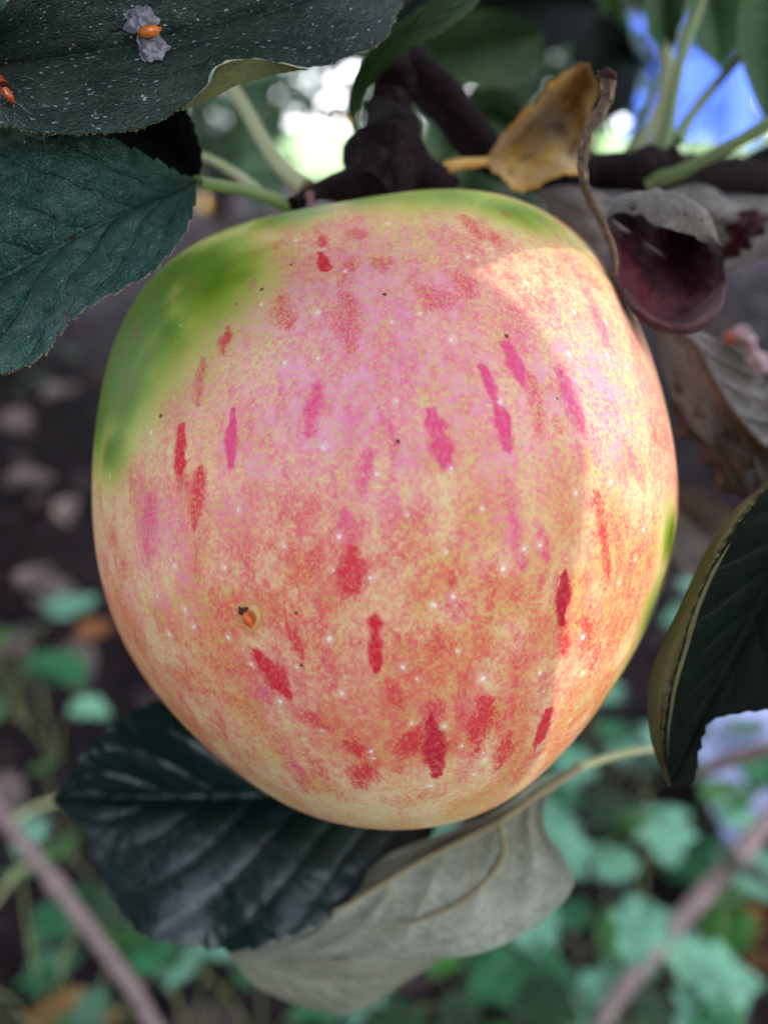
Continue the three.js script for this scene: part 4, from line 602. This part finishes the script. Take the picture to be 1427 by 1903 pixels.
// ------------------------------------------------------------ ground
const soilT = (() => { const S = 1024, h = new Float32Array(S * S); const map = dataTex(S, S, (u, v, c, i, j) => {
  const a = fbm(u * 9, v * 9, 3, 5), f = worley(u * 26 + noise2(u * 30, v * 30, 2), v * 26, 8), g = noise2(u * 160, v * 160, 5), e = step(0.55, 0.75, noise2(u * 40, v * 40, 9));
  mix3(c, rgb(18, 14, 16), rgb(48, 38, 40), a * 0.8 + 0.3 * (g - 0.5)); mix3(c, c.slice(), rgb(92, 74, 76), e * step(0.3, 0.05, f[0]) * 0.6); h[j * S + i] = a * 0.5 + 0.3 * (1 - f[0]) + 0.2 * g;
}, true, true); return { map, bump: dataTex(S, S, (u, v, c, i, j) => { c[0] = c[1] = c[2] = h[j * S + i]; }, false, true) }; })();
function disc(r0, r1, nr, na, hgt, texM) {
  const pos = [], uv = [], idx = [];
  for (let i = 0; i <= nr; i++) for (let j = 0; j <= na; j++) { const t = i / nr, r = r0 + (r1 - r0) * Math.pow(t, texM[1] || 1), a = j / na * Math.PI * 2, x = Math.cos(a) * r, z = Math.sin(a) * r; pos.push(x, hgt(x, z, t), z); uv.push(x / texM[0], z / texM[0]); }
  for (let i = 0; i < nr; i++) for (let j = 0; j < na; j++) { const a = i * (na + 1) + j, b = a + na + 1; idx.push(a, a + 1, b, b, a + 1, b + 1); }
  const g = new THREE.BufferGeometry(); g.setAttribute('position', new THREE.Float32BufferAttribute(pos, 3)); g.setAttribute('uv', new THREE.Float32BufferAttribute(uv, 2)); g.setIndex(idx); g.computeVertexNormals(); return g;
}
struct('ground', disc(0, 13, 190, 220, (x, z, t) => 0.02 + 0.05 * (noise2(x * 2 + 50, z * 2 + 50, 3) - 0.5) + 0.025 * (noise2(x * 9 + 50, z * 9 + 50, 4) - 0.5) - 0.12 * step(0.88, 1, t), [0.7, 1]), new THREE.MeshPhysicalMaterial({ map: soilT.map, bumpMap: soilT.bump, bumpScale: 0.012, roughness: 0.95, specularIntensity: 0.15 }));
const lawnT = dataTex(512, 512, (u, v, c) => { const a = fbm(u * 12, v * 12, 3, 4), g = noise2(u * 150, v * 150, 6); mix3(c, rgb(84, 116, 52), rgb(128, 150, 82), a * 0.7 + g * 0.3); }, true, true);
struct('lawn', disc(11.4, 700, 40, 90, (x, z, t) => -0.03 + 0.1 * (noise2(x * 0.2 + 50, z * 0.2 + 50, 7) - 0.5) * (1 - t), [1.8, 3]), new THREE.MeshStandardMaterial({ map: lawnT, roughness: 0.9 }));
const onGround = (px, py, h = 0.02) => { const d = at(px, py, 100).sub(camera.position), t = (h - camera.position.y) / d.y; return camera.position.clone().addScaledVector(d, t); };

// small leaf geometry for litter and crowns: a folded, pointed blade, length 1 along +z
function chip(curl, wid, fold) {
  const g = new THREE.BufferGeometry(), pos = [], idx = [], n = 4;
  for (let i = 0; i <= n; i++) { const t = i / n, w = wid * Math.sin(Math.PI * Math.pow(t, 0.8)) * 0.5 + 0.004, y = curl * t * t; pos.push(-w, y + fold * w, t - 0.5, 0, y, t - 0.5, w, y + fold * w, t - 0.5); }
  for (let i = 0; i < n; i++) for (let k = 0; k < 2; k++) { const a = i * 3 + k, b = a + 3; idx.push(a, b, a + 1, b, b + 1, a + 1); }
  g.setAttribute('position', new THREE.Float32BufferAttribute(pos, 3)); g.setIndex(idx); g.computeVertexNormals(); return g;
}
function scatter(name, geo, mat, n, place, parent) {
  const im = new THREE.InstancedMesh(geo, mat, n), o = new THREE.Object3D(), c = new THREE.Color();
  for (let k = 0; k < n; k++) { place(o, c, k); o.updateMatrix(); im.setMatrixAt(k, o.matrix); im.setColorAt(k, c); }
  im.name = name; im.userData.kind = 'stuff'; shade(im); (parent || scene).add(im); return im;
}
const plain = (r = 0.8, tr = 0) => new THREE.MeshPhysicalMaterial({ color: 0xffffff, specularIntensity: r > 0.6 ? 0.2 : 0.6, roughness: r, transmission: tr, side: THREE.DoubleSide });
{
  const r = rng(301);
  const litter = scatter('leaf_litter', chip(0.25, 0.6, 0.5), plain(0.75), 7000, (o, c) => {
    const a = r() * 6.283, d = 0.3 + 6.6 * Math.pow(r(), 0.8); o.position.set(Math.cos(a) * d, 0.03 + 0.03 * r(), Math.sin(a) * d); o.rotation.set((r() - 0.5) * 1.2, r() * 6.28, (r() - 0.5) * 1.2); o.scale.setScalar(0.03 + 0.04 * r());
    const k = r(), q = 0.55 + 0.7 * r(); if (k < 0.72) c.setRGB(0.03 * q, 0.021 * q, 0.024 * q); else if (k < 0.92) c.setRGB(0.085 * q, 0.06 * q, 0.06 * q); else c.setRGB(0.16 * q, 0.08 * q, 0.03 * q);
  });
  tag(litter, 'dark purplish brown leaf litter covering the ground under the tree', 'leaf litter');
  const gr = rng(302), cover = scatter('ground_cover', chip(-0.1, 0.85, 0.3), plain(0.5), 600, (o, c) => {
    let x, z, ok; do { x = (gr() - 0.5) * 5; z = -0.25 - 4 * gr() * gr(); const w = noise2(x * 2.2 + 30, z * 2.2 + 30, 8); ok = x > 0.02 && w > 0.45; } while (!ok);
    o.position.set(x, 0.04 + 0.09 * gr(), z); o.rotation.set((gr() - 0.5) * 0.9 - 0.1, gr() * 6.28, (gr() - 0.5) * 0.9); o.scale.setScalar(0.018 + 0.022 * gr()); const q = 0.6 + 0.8 * gr(); c.setRGB(0.02 * q, 0.065 * q, 0.03 * q);
  });
  tag(cover, 'low green ground cover growing through the litter', 'ground cover');
}
// pale fallen leaves one can tell apart on the dark litter at the left
{
  const pinkM = lm(T.brown, { roughness: 0.75, color: col(205, 190, 194) }), tanM = lm(T.brown, { roughness: 0.8, color: col(225, 160, 104) });
  const proto = thing('fallen_leaf', V(0, 0, 0), '', 'fallen leaf');
  const f = (u, v) => { const s = v * 2 - 1, w = 0.022 * Math.sin(Math.PI * Math.pow(u, 0.85)); return V(s * w, 0.008 + 0.012 * s * s * Math.sin(u * 3) + 0.006 * Math.sin(u * 5 + 1) + 0.003 * noise2(u * 6, s * 3 + 5, 4), (u - 0.5) * 0.068); };
  part('blade', gridGeo(20, 10, f, V(0, 0, 0)), pinkM, proto); part('stalk', tube([V(0, 0.01, -0.034), V(0.004, 0.014, -0.046), V(0.01, 0.008, -0.056)], [0.0008, 0.0007, 0.0007], { n: 8, sides: 6 }), stalkR, proto);
  [[152, 1255, 0.4, 1.15, 0, 'pale pink fallen leaf on the litter just left of the apple\'s lower curve'], [112, 1122, 1.3, 1.2, 0, 'mauve-grey fallen leaf on the litter, above the pale pink one'], [182, 1180, 2.2, 0.75, 1, 'tan fallen leaf touching the apple\'s outline at lower left'], [60, 905, 1.9, 1.3, 0, 'dull mauve fallen leaf level with the apple\'s middle at the left edge'], [130, 960, 0.2, 1, 0, 'dim grey-pink fallen leaf between the edge and the apple\'s middle'], [70, 1085, 2.8, 1, 0, 'faint greyish fallen leaf near the left edge'], [40, 800, 0.9, 1.5, 0, 'dim fallen leaf at the left edge under the serrated leaf'], [120, 740, 2.5, 1.5, 0, 'furthest dim fallen leaf below the serrated leaf\'s tip'], [30, 1210, 1.2, 0.9, 0, 'small dusky fallen leaf at the left edge above green ground plants'], [945, 1445, 0.8, 0.8, 1, 'orange-brown fallen leaf under the grey leaf\'s stalk'], [1388, 1722, 2, 0.7, 1, 'orange-brown fallen leaf among the green plants at lower right'], [300, 1420, 1.5, 1, 0, 'dark fallen leaf hidden mostly by the glossy leaf'], [20, 1500, 0.4, 0.9, 0, 'brown-pink fallen leaf behind the left dry stem']].forEach(([x, y, a, s, k, label], i) => {
    const o = i ? proto.clone() : proto; if (i) { o.name = numbered('fallen_leaf'); scene.add(o); }
    o.userData = { label, category: 'fallen leaf' }; o.position.copy(onGround(x, y, 0.045)); o.rotation.set(0.25, a, 0.1); o.scale.setScalar(s); if (k) o.children[0].material = tanM;
  });
}
{ // yellow windfall out on the litter's edge
  const p = onGround(392, 394, 0.03), g = thing('fallen_apple', V(p.x, 0.04, p.z), 'blurred bright yellow windfall apple far off on the ground at the upper left', 'fallen apple');
  const pr = []; for (let i = 0; i <= 24; i++) { const a = i / 24 * Math.PI, r = 0.07 * (1 - 0.25 * Math.exp(-a * a * 9) - 0.15 * Math.exp(-Math.pow(Math.PI - a, 2) * 9)); pr.push(new THREE.Vector2(Math.max(1e-4, Math.sin(a) * r), -Math.cos(a) * r)); }
  const s = part('skin', new THREE.LatheGeometry(pr, 32), new THREE.MeshPhysicalMaterial({ color: col(250, 190, 40), roughness: 0.4 }), g); s.position.y = 0.05; s.rotation.z = 1;
  const k = part('stalk', tube([V(0, 0.045, 0), V(0.004, 0.06, 0), V(0.01, 0.07, 0)], [0.0015, 0.0013, 0.002], { n: 8, sides: 6 }), stalkR, s);
}
// ------------------------------------------------------------ leafy ground plants
const gpM = [[40, 108, 66], [54, 112, 36], [122, 180, 152], [18, 56, 22]].map((c, i) => { const t = i === 0 ? (T.gp = leafTex({ seed: 91, W: 256, H: 256, mm: [40, 40], vein: { n: 5, k: 0.35, off: 0.2 }, c1: rgb(150, 160, 150), c2: rgb(250, 250, 245), cv: rgb(255, 255, 220), cell: 2, grain: 0.6, latC: 0.8 })) : T.gp; return lm(t, { color: col(...c), roughness: 0.42, specularIntensity: 0.5, bumpScale: 0.0004, transmission: 0.18 }); });
const gpStem = new THREE.MeshStandardMaterial({ color: col(104, 112, 70), roughness: 0.7 });
function plantProto(seed, nl) {
  const r = rng(seed), g = new THREE.Group();
  const stems = [];
  for (let k = 0; k < nl; k++) {
    const a = k / nl * 6.283 + r() * 0.9, reach = 0.02 + 0.05 * r(), hh = 0.12 + 0.05 * r(), tip = V(Math.cos(a) * reach, hh, Math.sin(a) * reach), sz = 0.034 + 0.016 * r(), tilt = -0.3 + 1.3 * r();
    stems.push(tube([V(Math.cos(a) * 0.004, 0, Math.sin(a) * 0.004), V(Math.cos(a) * reach * 0.4, hh * 0.6, Math.sin(a) * reach * 0.4), tip], [0.0016, 0.0012, 0.0008], { n: 10, sides: 6 }));
    const ca = Math.cos(a), sa = Math.sin(a), sd = seed + k * 7;
    const geo = gridGeo(18, 14, (u, v) => {
      const s = v * 2 - 1, w = sz * (0.42 + 0.16 * hash3(sd, 1, 1)) * Math.pow(Math.sin(Math.PI * Math.pow(clamp(u, 0.0, 1), 0.62)), 0.75) * (1 + 0.2 * Math.sin(u * 17 + sd) + 0.08 * Math.sin(u * 39 + sd)), x = (u - 0.12) * sz * 1.1, y = s * w;
      const z = -tilt * x * 0.8 - x * x * 5 + 0.25 * Math.abs(y) * 0.7 + 0.006 * (noise2(u * 4, s * 2 + 5, sd) - 0.5) - 0.0012 * Math.exp(-s * s * 90);
      return V(tip.x + ca * x - sa * y, tip.y + z, tip.z + sa * x + ca * y);
    }, V(0, 0, 0), true);
    part('leaf', geo, gpM[Math.floor(r() * 4)], g);
  }
  part('stem', mergeGeometries(stems), gpStem, g);
  return g;
}
const protos = [plantProto(401, 4), plantProto(417, 5), plantProto(433, 3), plantProto(449, 6)];
[[1235, 1615, 54, 2, 0.95, 0.3, 'broad pale teal plant leaves before the right dry stem'], [1095, 1495, 70, 0, 1.0, 1.1, 'teal plant beside the grey leaf\'s upper end'], [1245, 1490, 68, 2, 0.9, 2.1, 'teal plant under the right-hand leaf\'s tip'], [1130, 1715, 58, 0, 1.0, 2.9, 'bright green plant just right of the grey leaf'], [1020, 1815, 58, 1, 1.0, 0.6, 'green leafy plant below the grey leaf\'s right end'], [870, 1850, 58, 3, 1.0, 1.9, 'dense green plant at the bottom edge right of centre'], [1270, 1765, 60, 0, 1.05, 0.9, 'shaded green plant behind the lower end of the right stem'], [1392, 1650, 66, 1, 1.1, 2.4, 'green plant at the right edge below the stem'], [1350, 1850, 58, 2, 1.0, 0.1, 'dark green plant in the bottom right corner'], [1190, 1880, 56, 3, 1.0, 1.4, 'teal plant at the bottom edge on the right'], [700, 1890, 58, 1, 0.9, 0.7, 'dim plant at the bottom edge under the grey leaf'],
  [30, 1725, 52, 2, 0.95, 0.5, 'pale teal round-leaved plant at the left edge below the dry stem'], [150, 1850, 54, 1, 1.0, 1.7, 'green plant in the bottom left corner'], [345, 1860, 54, 3, 0.95, 2.5, 'bright green plant under the glossy leaf\'s lower margin'], [480, 1905, 56, 0, 0.9, 0.2, 'green plant at the bottom edge left of the grey leaf'], [28, 1305, 95, 0, 1.2, 1.2, 'green plant at the left edge on the litter'], [110, 1440, 85, 2, 0.9, 2.2, 'small teal plant left of the glossy leaf\'s tip'], [122, 1555, 72, 2, 0.8, 0.8, 'teal leaf pair below the glossy leaf\'s tip'], [60, 1385, 92, 1, 0.9, 2.9, 'low green plant near the left edge'], [1390, 1540, 80, 1, 1.0, 1.0, 'green plant behind the upper part of the right stem'], [1150, 1600, 78, 3, 0.95, 2.0, 'dark green plant behind the pale teal leaves'], [960, 1700, 72, 3, 0.9, 0.4, 'green plant hidden mostly by the grey leaf'], [250, 1770, 66, 1, 1.0, 1.0, 'dim green plant behind the left stem'], [1310, 1420, 105, 0, 1.2, 0.5, 'blurred plant behind the tip of the right-hand leaf'], [990, 1905, 54, 2, 0.8, 2.6, 'small teal plant cut by the bottom edge'], [1060, 1600, 84, 0, 1.0, 1.5, 'small green plant in the dark gap right of the grey leaf'],
].forEach(([x, y, d, k, s, a, label]) => {
  const head = at(x, y, d), h = Math.max(0.08, head.y - 0.02), o = protos[k].clone(); o.name = numbered('ground_plant'); scene.add(o);
  o.position.set(head.x, 0.02, head.z); o.rotation.y = a; o.scale.set(s, h / 0.145, s); tag(o, label, 'plant', 'leafy plants on the ground');
});
// dry stems leaning through the picture's lower corners
function dryStem(label, pts, r, nodes, side) {
  const P = PX(pts), g = thing('dry_stem', P[P.length - 1].clone(), label, 'stem'), O = g.position, c = curve(P);
  const m = new THREE.MeshStandardMaterial({ map: barkT.map, bumpMap: barkT.bump, bumpScale: 0.0006, color: new THREE.Color(3.5, 4.3, 4.2), roughness: 0.65 });
  part('stem', tube(P, r, { n: 60, sides: 14, rough: 0.06, freq: 60, origin: O }), m, g);
  for (const t of nodes) { const p = c.getPointAt(t), d = c.getTangentAt(t); part('node', tube([p.clone().addScaledVector(d, -0.008), p, p.clone().addScaledVector(d, 0.008)], [r[0] * 0.9, r[0] * 1.25, r[0] * 0.9], { n: 8, sides: 14, origin: O }), m, g); }
  for (const s of side) part('side_shoot', tube(PX(s), [0.0022, 0.0018, 0.0012], { n: 20, sides: 8, origin: O }), stalkP, g);
}
dryStem('pinkish beige dry stem slanting across the lower left corner', [[-120, 1330, 52], [0, 1510, 50], [95, 1630, 48], [180, 1745, 46], [255, 1850, 44], [330, 1990, 42]], [0.0046, 0.0044, 0.0043, 0.0042, 0.004, 0.0036], [0.52], [[[20, 1530, 50], [70, 1500, 52], [150, 1478, 54]], [[92, 1628, 48], [50, 1610, 49], [-20, 1690, 50]]]);
dryStem('pale mauve dry stem slanting across the lower right corner', [[1560, 1370, 60], [1427, 1525, 57], [1320, 1648, 55], [1235, 1742, 54], [1172, 1820, 53], [1100, 1920, 52]], [0.0068, 0.0068, 0.0066, 0.0064, 0.006, 0.0055], [0.45], []);
dryStem('thin olive stem crossing the pale blue patch at the right edge', [[1290, 1440, 40], [1340, 1418, 38], [1427, 1390, 36], [1560, 1350, 34]], [0.0025, 0.0034, 0.0034, 0.003], [], []);

// ------------------------------------------------------------ blue sheet hung far behind, pale cloth on the ground
function cloth(name, label, cat, C, nu, nv, fn, mat) { const g = thing(name, C, label, cat); part('sheet', gridGeo(nu, nv, fn, C), mat, g); return g; }
{
  const a = at(1158, -140, 620), b = at(1418, -140, 620), c = at(1158, 262, 620);
  const m = new THREE.MeshPhysicalMaterial({ color: col(66, 102, 198), roughness: 0.7, side: THREE.DoubleSide });
  const g = cloth('blue_sheet', 'blurred blue sheet hanging far behind the leaf stalks at the upper right', 'sheet', a.clone().lerp(b, 0.5), 60, 30, (u, v) => a.clone().lerp(b, u).add(c.clone().sub(a).multiplyScalar(v)).add(V(0, -0.03 * Math.sin(u * 9) * v, 0.06 * Math.sin(u * 17 + v) + 0.03 * Math.sin(u * 41 + 2 * v))), m);
  part('line', tube([a.clone().add(V(-0.6, 0.02, 0)), a, b, b.clone().add(V(0.6, 0.03, 0))], [0.004, 0.004, 0.004], { n: 20, sides: 8, origin: g.position }), barkM, g);
  const q = onGround(1400, 1390, 0.06);
  cloth('pale_blue_cloth', 'crumpled pale blue cloth on the ground at the lower right edge', 'cloth', q, 40, 40, (u, v) => V(q.x - 0.07 + 0.42 * u, 0.05 + 0.06 * noise2(u * 4, v * 4, 3) * Math.sin(Math.PI * u) + 0.02 * noise2(u * 11, v * 11, 5), q.z - 0.1 + 0.22 * v), new THREE.MeshStandardMaterial({ color: col(142, 150, 190), roughness: 0.8, side: THREE.DoubleSide }));
}
// ------------------------------------------------------------ shrubs and trees behind, out of focus
const chipBig = chip(-0.15, 0.55, 0.35), leafFar = plain(0.55, 0.25);
function shrub(name, label, cat, px, dist, rx, ry, base, n, sz, tone, seed) {
  const d = at(px, 240, 100).sub(camera.position); d.y = 0; d.normalize(); const p = camera.position.clone().addScaledVector(d, dist); p.y = -0.02;
  const g = thing(name, p, label, cat), r = rng(seed), st = [];
  for (let k = 0; k < 6; k++) { const a = r() * 6.28, q = 0.3 + 0.5 * r(); st.push(tube([V((r() - 0.5) * 0.1, 0, (r() - 0.5) * 0.1), V(Math.cos(a) * rx * q * 0.4, base + ry * 0.5, Math.sin(a) * rx * q * 0.4), V(Math.cos(a) * rx * q, base + ry * (1 + 0.6 * r()), Math.sin(a) * rx * q)], [0.03, 0.018, 0.005], { n: 12, sides: 7, rough: 0.2, freq: 20, seed: k })); }
  part('trunk', mergeGeometries(st), barkM, g);
  const cl = []; for (let k = 0; k < 26; k++) { const a = r() * 6.28, b = Math.acos(2 * r() - 1), q = Math.cbrt(r()) * 0.85; cl.push([Math.sin(b) * Math.cos(a) * rx * q, base + ry + Math.cos(b) * ry * q, Math.sin(b) * Math.sin(a) * rx * q, 0.22 + 0.22 * r(), 0.6 + 0.8 * r()]); }
  scatter('crown', chipBig, leafFar, n, (o, c) => {
    const q = cl[Math.floor(r() * cl.length)], a = r() * 6.28, b = Math.acos(2 * r() - 1), w = Math.cbrt(r()) * q[3] * Math.min(rx, ry) * 1.2;
    o.position.set(q[0] + Math.sin(b) * Math.cos(a) * w, Math.max(0.05, q[1] + Math.cos(b) * w), q[2] + Math.sin(b) * Math.sin(a) * w); o.rotation.set(r() * 6.28, r() * 6.28, r() * 6.28); o.scale.setScalar(sz * (0.7 + 0.6 * r())); const k = q[4] * (0.75 + 0.5 * r()); c.setRGB(tone[0] * k, tone[1] * k, tone[2] * k);
  }, g);
}
shrub('shrub', 'leafy green shrub behind the spur at the top centre', 'shrub', 880, 3.6, 0.85, 0.8, 0.1, 3200, 0.08, [0.06, 0.13, 0.05], 501);
shrub('shrub', 'green shrub at the left seen between the two big leaves', 'shrub', 395, 6.2, 0.7, 0.8, 0.05, 2600, 0.09, [0.06, 0.14, 0.06], 503);
shrub('shrub', 'loose light green shrub behind the blue sheet at the upper right', 'shrub', 1340, 9, 1.9, 1.6, 0.1, 2600, 0.09, [0.07, 0.15, 0.06], 507);
shrub('tree', 'broad green tree beyond the lawn at the top centre', 'tree', 1010, 11, 2.4, 2.2, 0.3, 3200, 0.16, [0.05, 0.11, 0.05], 511);
shrub('tree', 'distant tree left of the bright gap beyond the lawn', 'tree', 210, 14, 2.6, 2.6, 0.4, 2600, 0.2, [0.06, 0.12, 0.06], 513);
shrub('shrub', 'blue-green shrub glimpsed between the two big leaves at the left edge', 'shrub', 30, 5, 0.7, 0.8, 0.05, 1800, 0.09, [0.06, 0.15, 0.09], 519);
shrub('tree', 'distant tree at the right edge beyond the lawn', 'tree', 1440, 10, 1.8, 2.4, 0.3, 2600, 0.16, [0.06, 0.13, 0.06], 517);

shrub('shrub', 'added dense shrub, unseen, left of the picture, blocking sky light', 'shrub', -1150, 3.2, 1.5, 1.3, 0.05, 5000, 0.1, [0.04, 0.09, 0.04], 521);  // added out of view to block sky light from the left
shrub('shrub', 'added dark bush outside the left edge behind the two big leaves, blocking sky light', 'shrub', -420, 2.5, 1.05, 0.95, 0.05, 6000, 0.08, [0.025, 0.06, 0.03], 527);  // added to keep the bright horizon off the apple's left rim
shrub('shrub', 'added dense shrub, unseen, right of the picture, blocking sky light', 'shrub', 2600, 3.2, 1.5, 1.3, 0.05, 5000, 0.1, [0.04, 0.09, 0.04], 523);  // added out of view to block sky light from the right
// ------------------------------------------------------------ the apple tree itself: trunk behind the camera, crown overhead
{
  const g = thing('apple_tree', V(2.1, 0, 1.7), 'old apple tree whose crown hangs over the fruit, standing behind the camera', 'tree'), r = rng(601);
  part('trunk', tube([V(0, -0.1, 0), V(0.05, 0.6, -0.05), V(0.02, 1.2, -0.1), V(-0.1, 1.9, -0.2), V(-0.2, 2.6, -0.3)], [0.17, 0.13, 0.12, 0.09, 0.03], { n: 50, sides: 24, rough: 0.18, freq: 9 }), barkM, g);
  for (const [a, b] of [[V(0, 1.1, -0.1), V(-1.6, 1.5, -1.4)], [V(0, 1.4, -0.1), V(-0.4, 1.9, -1.7)], [V(-0.05, 1.6, -0.2), V(-1.8, 2.1, 0)], [V(0, 1.3, 0), V(1, 1.9, 0.7)], [V(0, 1.2, -0.1), V(-1.4, 1.25, -2.1)]]) part('limb', tube([a, a.clone().lerp(b, 0.5).add(V(0, 0.12, 0)), b], [0.07, 0.045, 0.012], { n: 30, sides: 12, rough: 0.2, freq: 14 }), barkM, g);
  const O = g.position;
  scatter('crown', chipBig, leafFar, 46000, (o, c) => {
    for (;;) {
      const a = r() * 6.28, b = Math.acos(2 * r() - 1), q = Math.cbrt(r()); o.position.set(-1.3 + Math.sin(b) * Math.cos(a) * 3 * q, 2.05 + Math.cos(b) * 0.75 * q, -2.2 + Math.sin(b) * Math.sin(a) * 3 * q);
      const w = o.position.clone().add(O).sub(camera.position), e1 = w.dot(SE1), e2 = w.dot(SE2);
      if (e1 > 0.055 && e1 < 0.13 && e2 > -0.045 && e2 < 0.07) continue;  // cut gap that lets the sun reach the fruit
      const tube = e1 > -0.16 && e1 < 0.3 && e2 > -0.22 && e2 < 0.3, aw = o.position.clone().add(O).sub(apple.position).normalize();
      if (!tube && aw.dot(SUN) > 0.5 && r() < 0.85) continue;                  // crown shaped for light: thinned toward the sun, the tube kept dense
      if (noise3(o.position.x * 1.6 + 20, o.position.y * 2.4 + 20, o.position.z * 1.6 + 20, 7) < 0.38) continue;
      break;
    }
    o.rotation.set(r() * 6.28, r() * 6.28, r() * 6.28); o.scale.setScalar(0.06 + 0.03 * r()); const k = 0.7 + 0.6 * r(); c.setRGB(0.05 * k, 0.1 * k, 0.045 * k);
  }, g);
}

// unseen low trees added to block sky light, on the left and behind
for (const [x, z, lab, sd] of [[-2.1, 1.2, 'added low apple tree close on the left, unseen, blocking sky light', 611], [-1.3, 3.0, 'added low apple tree behind the camera, unseen, blocking sky light', 617]]) {
  const g = thing('apple_tree', V(x, 0, z), lab, 'tree'), r = rng(sd);
  part('trunk', tube([V(0, -0.1, 0), V(-0.05, 0.5, 0.02), V(0.05, 1.1, 0), V(0, 2.2, 0.1)], [0.13, 0.1, 0.08, 0.02], { n: 40, sides: 20, rough: 0.18, freq: 9 }), barkM, g);
  for (const [a, b] of [[V(0, 0.6, 0), V(0.9, 1.1, -0.8)], [V(0, 0.9, 0), V(-0.9, 1.6, 0.4)], [V(0, 0.7, 0), V(0.6, 1.2, 0.9)], [V(0, 1.1, 0), V(0.2, 1.9, -1.2)]]) part('limb', tube([a, a.clone().lerp(b, 0.5).add(V(0, 0.1, 0)), b], [0.05, 0.035, 0.01], { n: 24, sides: 10, rough: 0.2, freq: 14 }), barkM, g);
  scatter('crown', chipBig, leafFar, 20000, (o, c) => { const a = r() * 6.28, b = Math.acos(2 * r() - 1), q = Math.cbrt(r()); o.position.set(0.1 + Math.sin(b) * Math.cos(a) * 1.35 * q, 1.3 + Math.cos(b) * 1.25 * q, Math.sin(b) * Math.sin(a) * 1.6 * q); o.rotation.set(r() * 6.28, r() * 6.28, r() * 6.28); o.scale.setScalar(0.08 + 0.04 * r()); const k = 0.7 + 0.6 * r(); c.setRGB(0.05 * k, 0.1 * k, 0.04 * k); }, g);
}

renderer.render(scene, camera);
